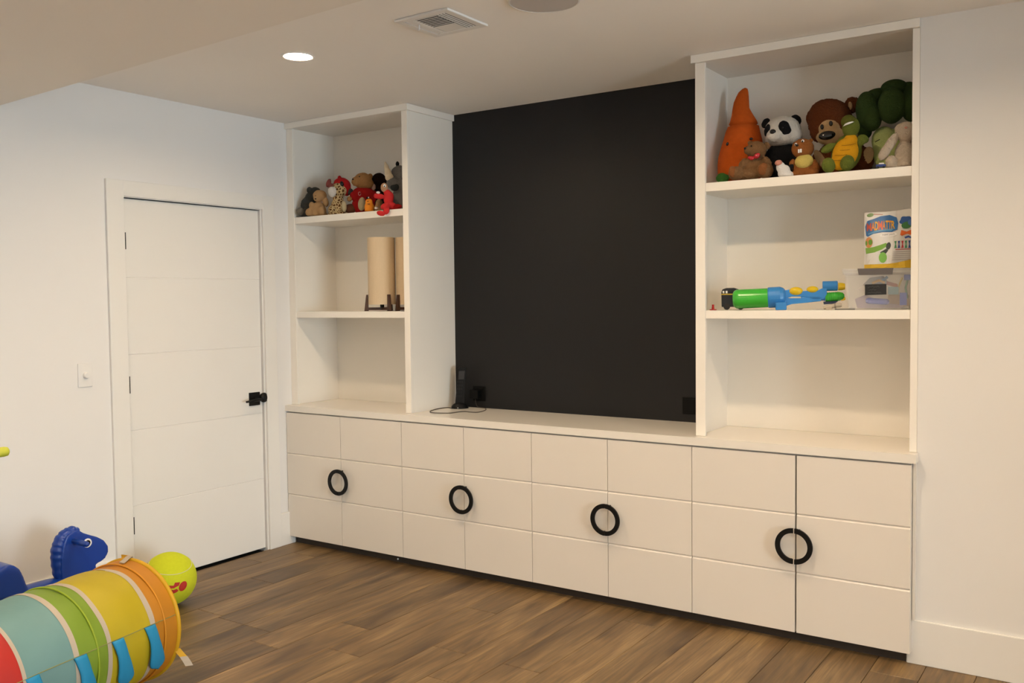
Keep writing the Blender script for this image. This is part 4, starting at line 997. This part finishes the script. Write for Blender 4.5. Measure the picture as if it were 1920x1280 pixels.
# ------------------------------------------------------------------ floor: play tunnel
TR = .2365; TH = 1.751
TP = Vector((1.047, -1.817, TR+.0095)); td = Vector((math.cos(TH), math.sin(TH), 0)); tn = Vector((math.sin(TH), -math.cos(TH), 0))   # tn faces the room
def tp(t, ang, r=TR):
    a = math.radians(ang); return TP - td*t + tn*(r*math.cos(a)) + ZV*(r*math.sin(a))
tun = empty('play_tunnel', (TP.x, TP.y, 0), 'striped pop-up play tunnel with blue flap legs on the floor', 'play tunnel')
def cloth(name, rgb):
    m = mat('nylon_'+name, rgb, rough=.55, var=.06, scale=14, bump=.25, bscale=30); nt = m.node_tree
    p = [q for q in nt.nodes if q.type == 'BSDF_PRINCIPLED'][0]; out = [q for q in nt.nodes if q.type == 'OUTPUT_MATERIAL'][0]
    tr = nt.nodes.new('ShaderNodeBsdfTranslucent'); tr.inputs[0].default_value = (*rgb, 1)
    ms = nt.nodes.new('ShaderNodeMixShader'); ms.inputs[0].default_value = .22
    nt.links.new(p.outputs[0], ms.inputs[1]); nt.links.new(tr.outputs[0], ms.inputs[2]); nt.links.new(ms.outputs[0], out.inputs[0]); return m
orange_n, yellow_n, green_n, teal_n, red_n, tape_n = cloth('orange', (.53, .215, .012)), cloth('yellow', (.50, .395, .012)), cloth('green', (.21, .33, .03)), cloth('teal', (.17, .33, .33)), cloth('red', (.48, .022, .016)), cloth('tape', (.52, .45, .36))
HOOP = [0.0, .225, .45, .675, .9, 1.12]
def sag(t, ang):
    k = min(abs(t-h_) for h_ in HOOP); base = .006*(1-math.exp(-k*k/.006))
    return TR - base - .0022*math.sin(math.radians(ang*7)+t*26)*(1-math.exp(-k*k/.003)) - .0015*math.sin(math.radians(ang*3)-t*40)
def panel(name, t0, t1, m, lift=0, nt_=None):
    n = 96; k = nt_ or max(2, int((t1-t0)/.012)); mb = MB(); vs_ = []
    for j in range(k+1):
        t = t0+(t1-t0)*j/k
        for i in range(n):
            an = 360*i/n; vs_.append(tp(t, an, sag(t, an)+lift))
    mb.add(vs_, [(j*n+i, j*n+(i+1) % n, (j+1)*n+(i+1) % n, (j+1)*n+i) for j in range(k) for i in range(n)])
    return mb.build(name, m, tun, smooth=True)
for t0, t1, m in ((.006, .112, orange_n), (.131, .317, yellow_n), (.332, .456, green_n), (.473, .660, teal_n), (.671, .86, red_n), (.878, 1.12, orange_n)): panel('fabric_panel', t0, t1, m)
for t0, t1 in ((.110, .133), (.315, .334), (.454, .475), (.658, .673), (.858, .880)): panel('seam_tape', t0, t1, tape_n, .0015)
def hoop(t, r, m, name, off=0): return MB().tube([tp(t, a, TR+off) for a in range(0, 360, 4)], r, 10, closed=True).build(name, m, tun, smooth=True)
hoop(0.0, .009, cloth('rim_yellow', (.66, .38, .01)), 'end_rim'); hoop(1.12, .009, MATS['nylon_rim_yellow'], 'end_rim')
for t, m in ((.068, cloth('cover_orange', (.66, .28, .016))), (.378, cloth('cover_green', (.31, .42, .025)))): hoop(t, .0035, m, 'hoop_cover', .0)
blu = cloth('leg_blue', (.018, .29, .55))
for t0 in (.143, .293, .454, .64):
    mb = MB(); k, w = 16, 8; vs_ = []
    for lift in (.003, .009):
        for j in range(k+1):
            s_ = j/k; hw = .0245-.003*math.sin(s_*math.pi*.8)+.030*max(0, (s_-.35))
            if s_ > .78: hw *= math.sqrt(max(0, 1-((s_-.78)/.22)**2))
            hw = max(hw, .0015)
            for i in range(w+1):
                x = -1+2*i/w; an = 12.5-43*s_; t = t0-.046*s_+hw*x
                puff = .006*(1-x*x)*(1 if lift > .005 else 0)
                vs_.append(tp(t, an, TR+lift+puff-.003+.010*s_))
    q = (k+1)*(w+1); fs_ = []
    for j in range(k):
        for i in range(w):
            a = j*(w+1)+i; fs_ += [(a, a+1, a+w+2, a+w+1), (q+a, q+a+w+1, q+a+w+2, q+a+1)]
    ed = [i for i in range(w+1)]+[j*(w+1)+w for j in range(1, k+1)]+[k*(w+1)+i for i in range(w-1, -1, -1)]+[j*(w+1) for j in range(k-1, 0, -1)]
    fs_ += [(a, b, b+q, a+q) for a, b in zip(ed, ed[1:]+ed[:1])]
    mb.add(vs_, fs_); mb.build('flap_leg', blu, tun, smooth=True)
MB().tube([tp(t*.02+.01, 12.6, sag(t*.02, 12)+.0012) for t in range(0, 55)], .0016, 6).build('side_seam', cloth('thread', (.30, .30, .10)), tun, smooth=True)
ye = MATS['nylon_rim_yellow']
def strap(pts, w, wd, th=.0015):
    """flat ribbon through points; wd = width direction"""
    mb = MB(); vs_ = []; wd = Vector(wd).normalized()
    for i, p in enumerate(pts):
        tdir = (pts[min(i+1, len(pts)-1)]-pts[max(i-1, 0)]).normalized(); nd = tdir.cross(wd).normalized()
        vs_ += [p-wd*w/2-nd*th, p+wd*w/2-nd*th, p+wd*w/2+nd*th, p-wd*w/2+nd*th]
    m_ = len(pts); fs_ = [(0, 1, 2, 3), (4*m_-1, 4*m_-2, 4*m_-3, 4*m_-4)]
    for i in range(m_-1): fs_ += [(4*i+j, 4*i+(j+1) % 4, 4*i+4+(j+1) % 4, 4*i+4+j) for j in range(4)]
    return mb.add(vs_, fs_)
strap([tp(-.008, 92, TR+.006), tp(-.006, 92, TR+.014), tp(.01, 91, TR+.013), tp(.03, 90, TR+.007), tp(.05, 89, TR+.003)], .024, tn).build('tie_end', tape_n, tun)
strap([tp(-.012, 101, TR-.002), tp(-.014, 101, TR+.016), tp(-.02, 101, TR+.014), tp(-.022, 100, TR-.004)], .03, tn).build('tie', ye, tun)
k0 = tp(.0, -21, TR+.002)
strap([k0, k0+Vector((.012, .006, -.016)), k0+Vector((.024, .012, -.030))], .026, (.6, .8, 0)).build('tie', ye, tun)
strap([k0+Vector((.023, .012, -.029)), k0+Vector((.034, .018, -.047)), k0+Vector((.042, .024, -.066))], .028, (.6, .8, 0)).build('tie_end', tape_n, tun)

# ------------------------------------------------------------------ floor: rocking horse
HX = .34
hb_ = plastic('horse_blue', (.006, .045, .30), .3)
def hq(cx, cy, x=HX): return at(cx/4, 960+cy/4, 0, x)
o = hq(560, 420); horse = empty('rocking_horse', (HX, o.y-.15, 0), 'blue plastic rocking horse by the left wall behind the tunnel', 'rocking horse')
def slab(mb, pts, w, x=HX):
    q = [hq(a, b, x) for a, b in pts]; mb.prism([p-Vector((w, 0, 0)) for p in q], (2*w, 0, 0)); return mb
mb = MB()
slab(mb, [(470, 640), (440, 540), (425, 430), (428, 320), (445, 230), (470, 170), (520, 135), (560, 128), (600, 150), (650, 165), (700, 178), (750, 203), (780, 245), (782, 290), (760, 335), (722, 365), (690, 380), (688, 402), (712, 430), (745, 460), (770, 520), (790, 640)], .036)
head = mb.build('head', hb_, horse, remesh=.005, smi=10)
zb_ = .05
yb0, yb1 = hq(-160, 500).y, hq(830, 430).y
mb = MB()
mb.ell((HX, (yb0+hq(760, 500).y)/2, .20), (1,0,0), (0,1,0), ZV, .085, .235, .075, 28, 16)
mb.ell((HX, hq(640, 600).y, .19), (1,0,0), (0,1,0), ZV, .07, .09, .10, 24, 14)
for sx in (-.065, .065):
    for yy in (yb0+.05, hq(720, 600).y): mb.tube([(HX+sx*.7, yy, .18), (HX+sx, yy+(.02 if yy > -1.8 else -.02), .05)], [.035, .028], 12)
mb.build('body', hb_, horse, remesh=.006, smi=8)
mb = MB()
slab(mb, [(-160, 640), (-130, 520), (-90, 420), (-20, 378), (40, 378), (85, 408), (115, 465), (145, 550), (185, 650)], .075)
mb.build('seat_back', hb_, horse, remesh=.007, smi=10)
for sx in (-.085, .085):
    ym_ = (yb0+yb1)/2; L_ = (yb1-yb0)/2+.07
    MB().tube([(HX+sx, ym_+L_*k/10, .018+.075*(k/10)**2) for k in range(-10, 11)], .017, 12).build('rocker', hb_, horse, smooth=True)
pth = [(505, 640), (470, 540), (445, 450), (432, 360), (434, 280), (452, 215), (490, 170), (535, 148), (575, 160)]
P_ = [hq(a, b, HX+.002) for a, b in pth]; mp = []; rads = []
for i in range(len(P_)-1):
    for j in range(8):
        mp.append(P_[i].lerp(P_[i+1], j/8)); kk = i*8+j; rads.append(.030+.0016*math.sin(kk*1.25)-.00012*abs(kk-30))
MB().tube(mp, rads, 16).build('mane', hb_, horse, smooth=True)
pe = hq(548, 215, HX+.03)
MB().tube([pe-Vector((.02, 0, 0)), pe+Vector((.07, 0, 0)), pe+Vector((.108, 0, 0)), pe+Vector((.118, 0, 0))], [.0115, .0125, .0125, .007], 14).build('hand_grip', hb_, horse, smooth=True)
pe2 = hq(548, 215, HX-.03); MB().tube([pe2+Vector((.02, 0, 0)), pe2-Vector((.08, 0, 0)), pe2-Vector((.088, 0, 0))], [.0115, .0125, .007], 14).build('hand_grip', hb_, horse, smooth=True)
for sx in (1, -1):
    ec = hq(655, 230, HX+.036); ec.x = HX+sx*.0345
    ey = MB().lathe(ec, (sx, 0, 0), [(0, .0205), (.004, .0205), (.0052, .017), (.0052, .0)], 24).build('eye', M_eyew, horse)
    MB().lathe(ec+Vector((sx*.005, 0, 0)), (sx, 0, 0), [(0, .0135), (.0014, .0125), (.0016, 0)], 20).build('pupil', M_eye, ey)

# ------------------------------------------------------------------ scooter whose grip pokes into the left edge
gx = .62; ge = at(16, 845.5, 0, gx)
sco = empty('kick_scooter', (gx, ge.y-.32, 0), 'rounded yellow-green handle grip poking in at the left edge', 'scooter')
M_grip = plastic('grip_lime', (.52, .55, .05), .5)
for s_, y0 in ((1, ge.y), (-1, ge.y-.52)):
    MB().tube([(gx, y0-s_*.12, ge.z), (gx, y0-s_*.02, ge.z), (gx, y0-s_*.006, ge.z), (gx, y0, ge.z)], [.018, .02, .018, .01], 16).build('grip', M_grip, sco, smooth=True)
yc = ge.y-.26
MB().tube([(gx, ge.y-.10, ge.z), (gx, ge.y-.42, ge.z)], .013, 12).build('handlebar', M_black, sco, smooth=True)
MB().tube([(gx, yc, ge.z), (gx, yc+.03, .10)], .016, 14).build('stem', mat('scooter_steel', (.5, .5, .5), rough=.3, metal=1, var=.02), sco, smooth=True)
MB().box(gx-.055, gx+.055, yc-.52, yc+.02, .07, .09).build('deck', M_grip, sco, bevel=.01)
for yy in (yc+.045, yc-.56):
    MB().lathe((gx-.013, yy, .05), (1, 0, 0), [(0, .04), (.004, .05), (.022, .05), (.026, .04)], 24).build('wheel', M_black, sco)
    MB().tube([(gx-.03, yy, .05), (gx+.03, yy, .05)], .006, 8).build('axle', M_black, sco)
for r_ in SETTLE: r_()
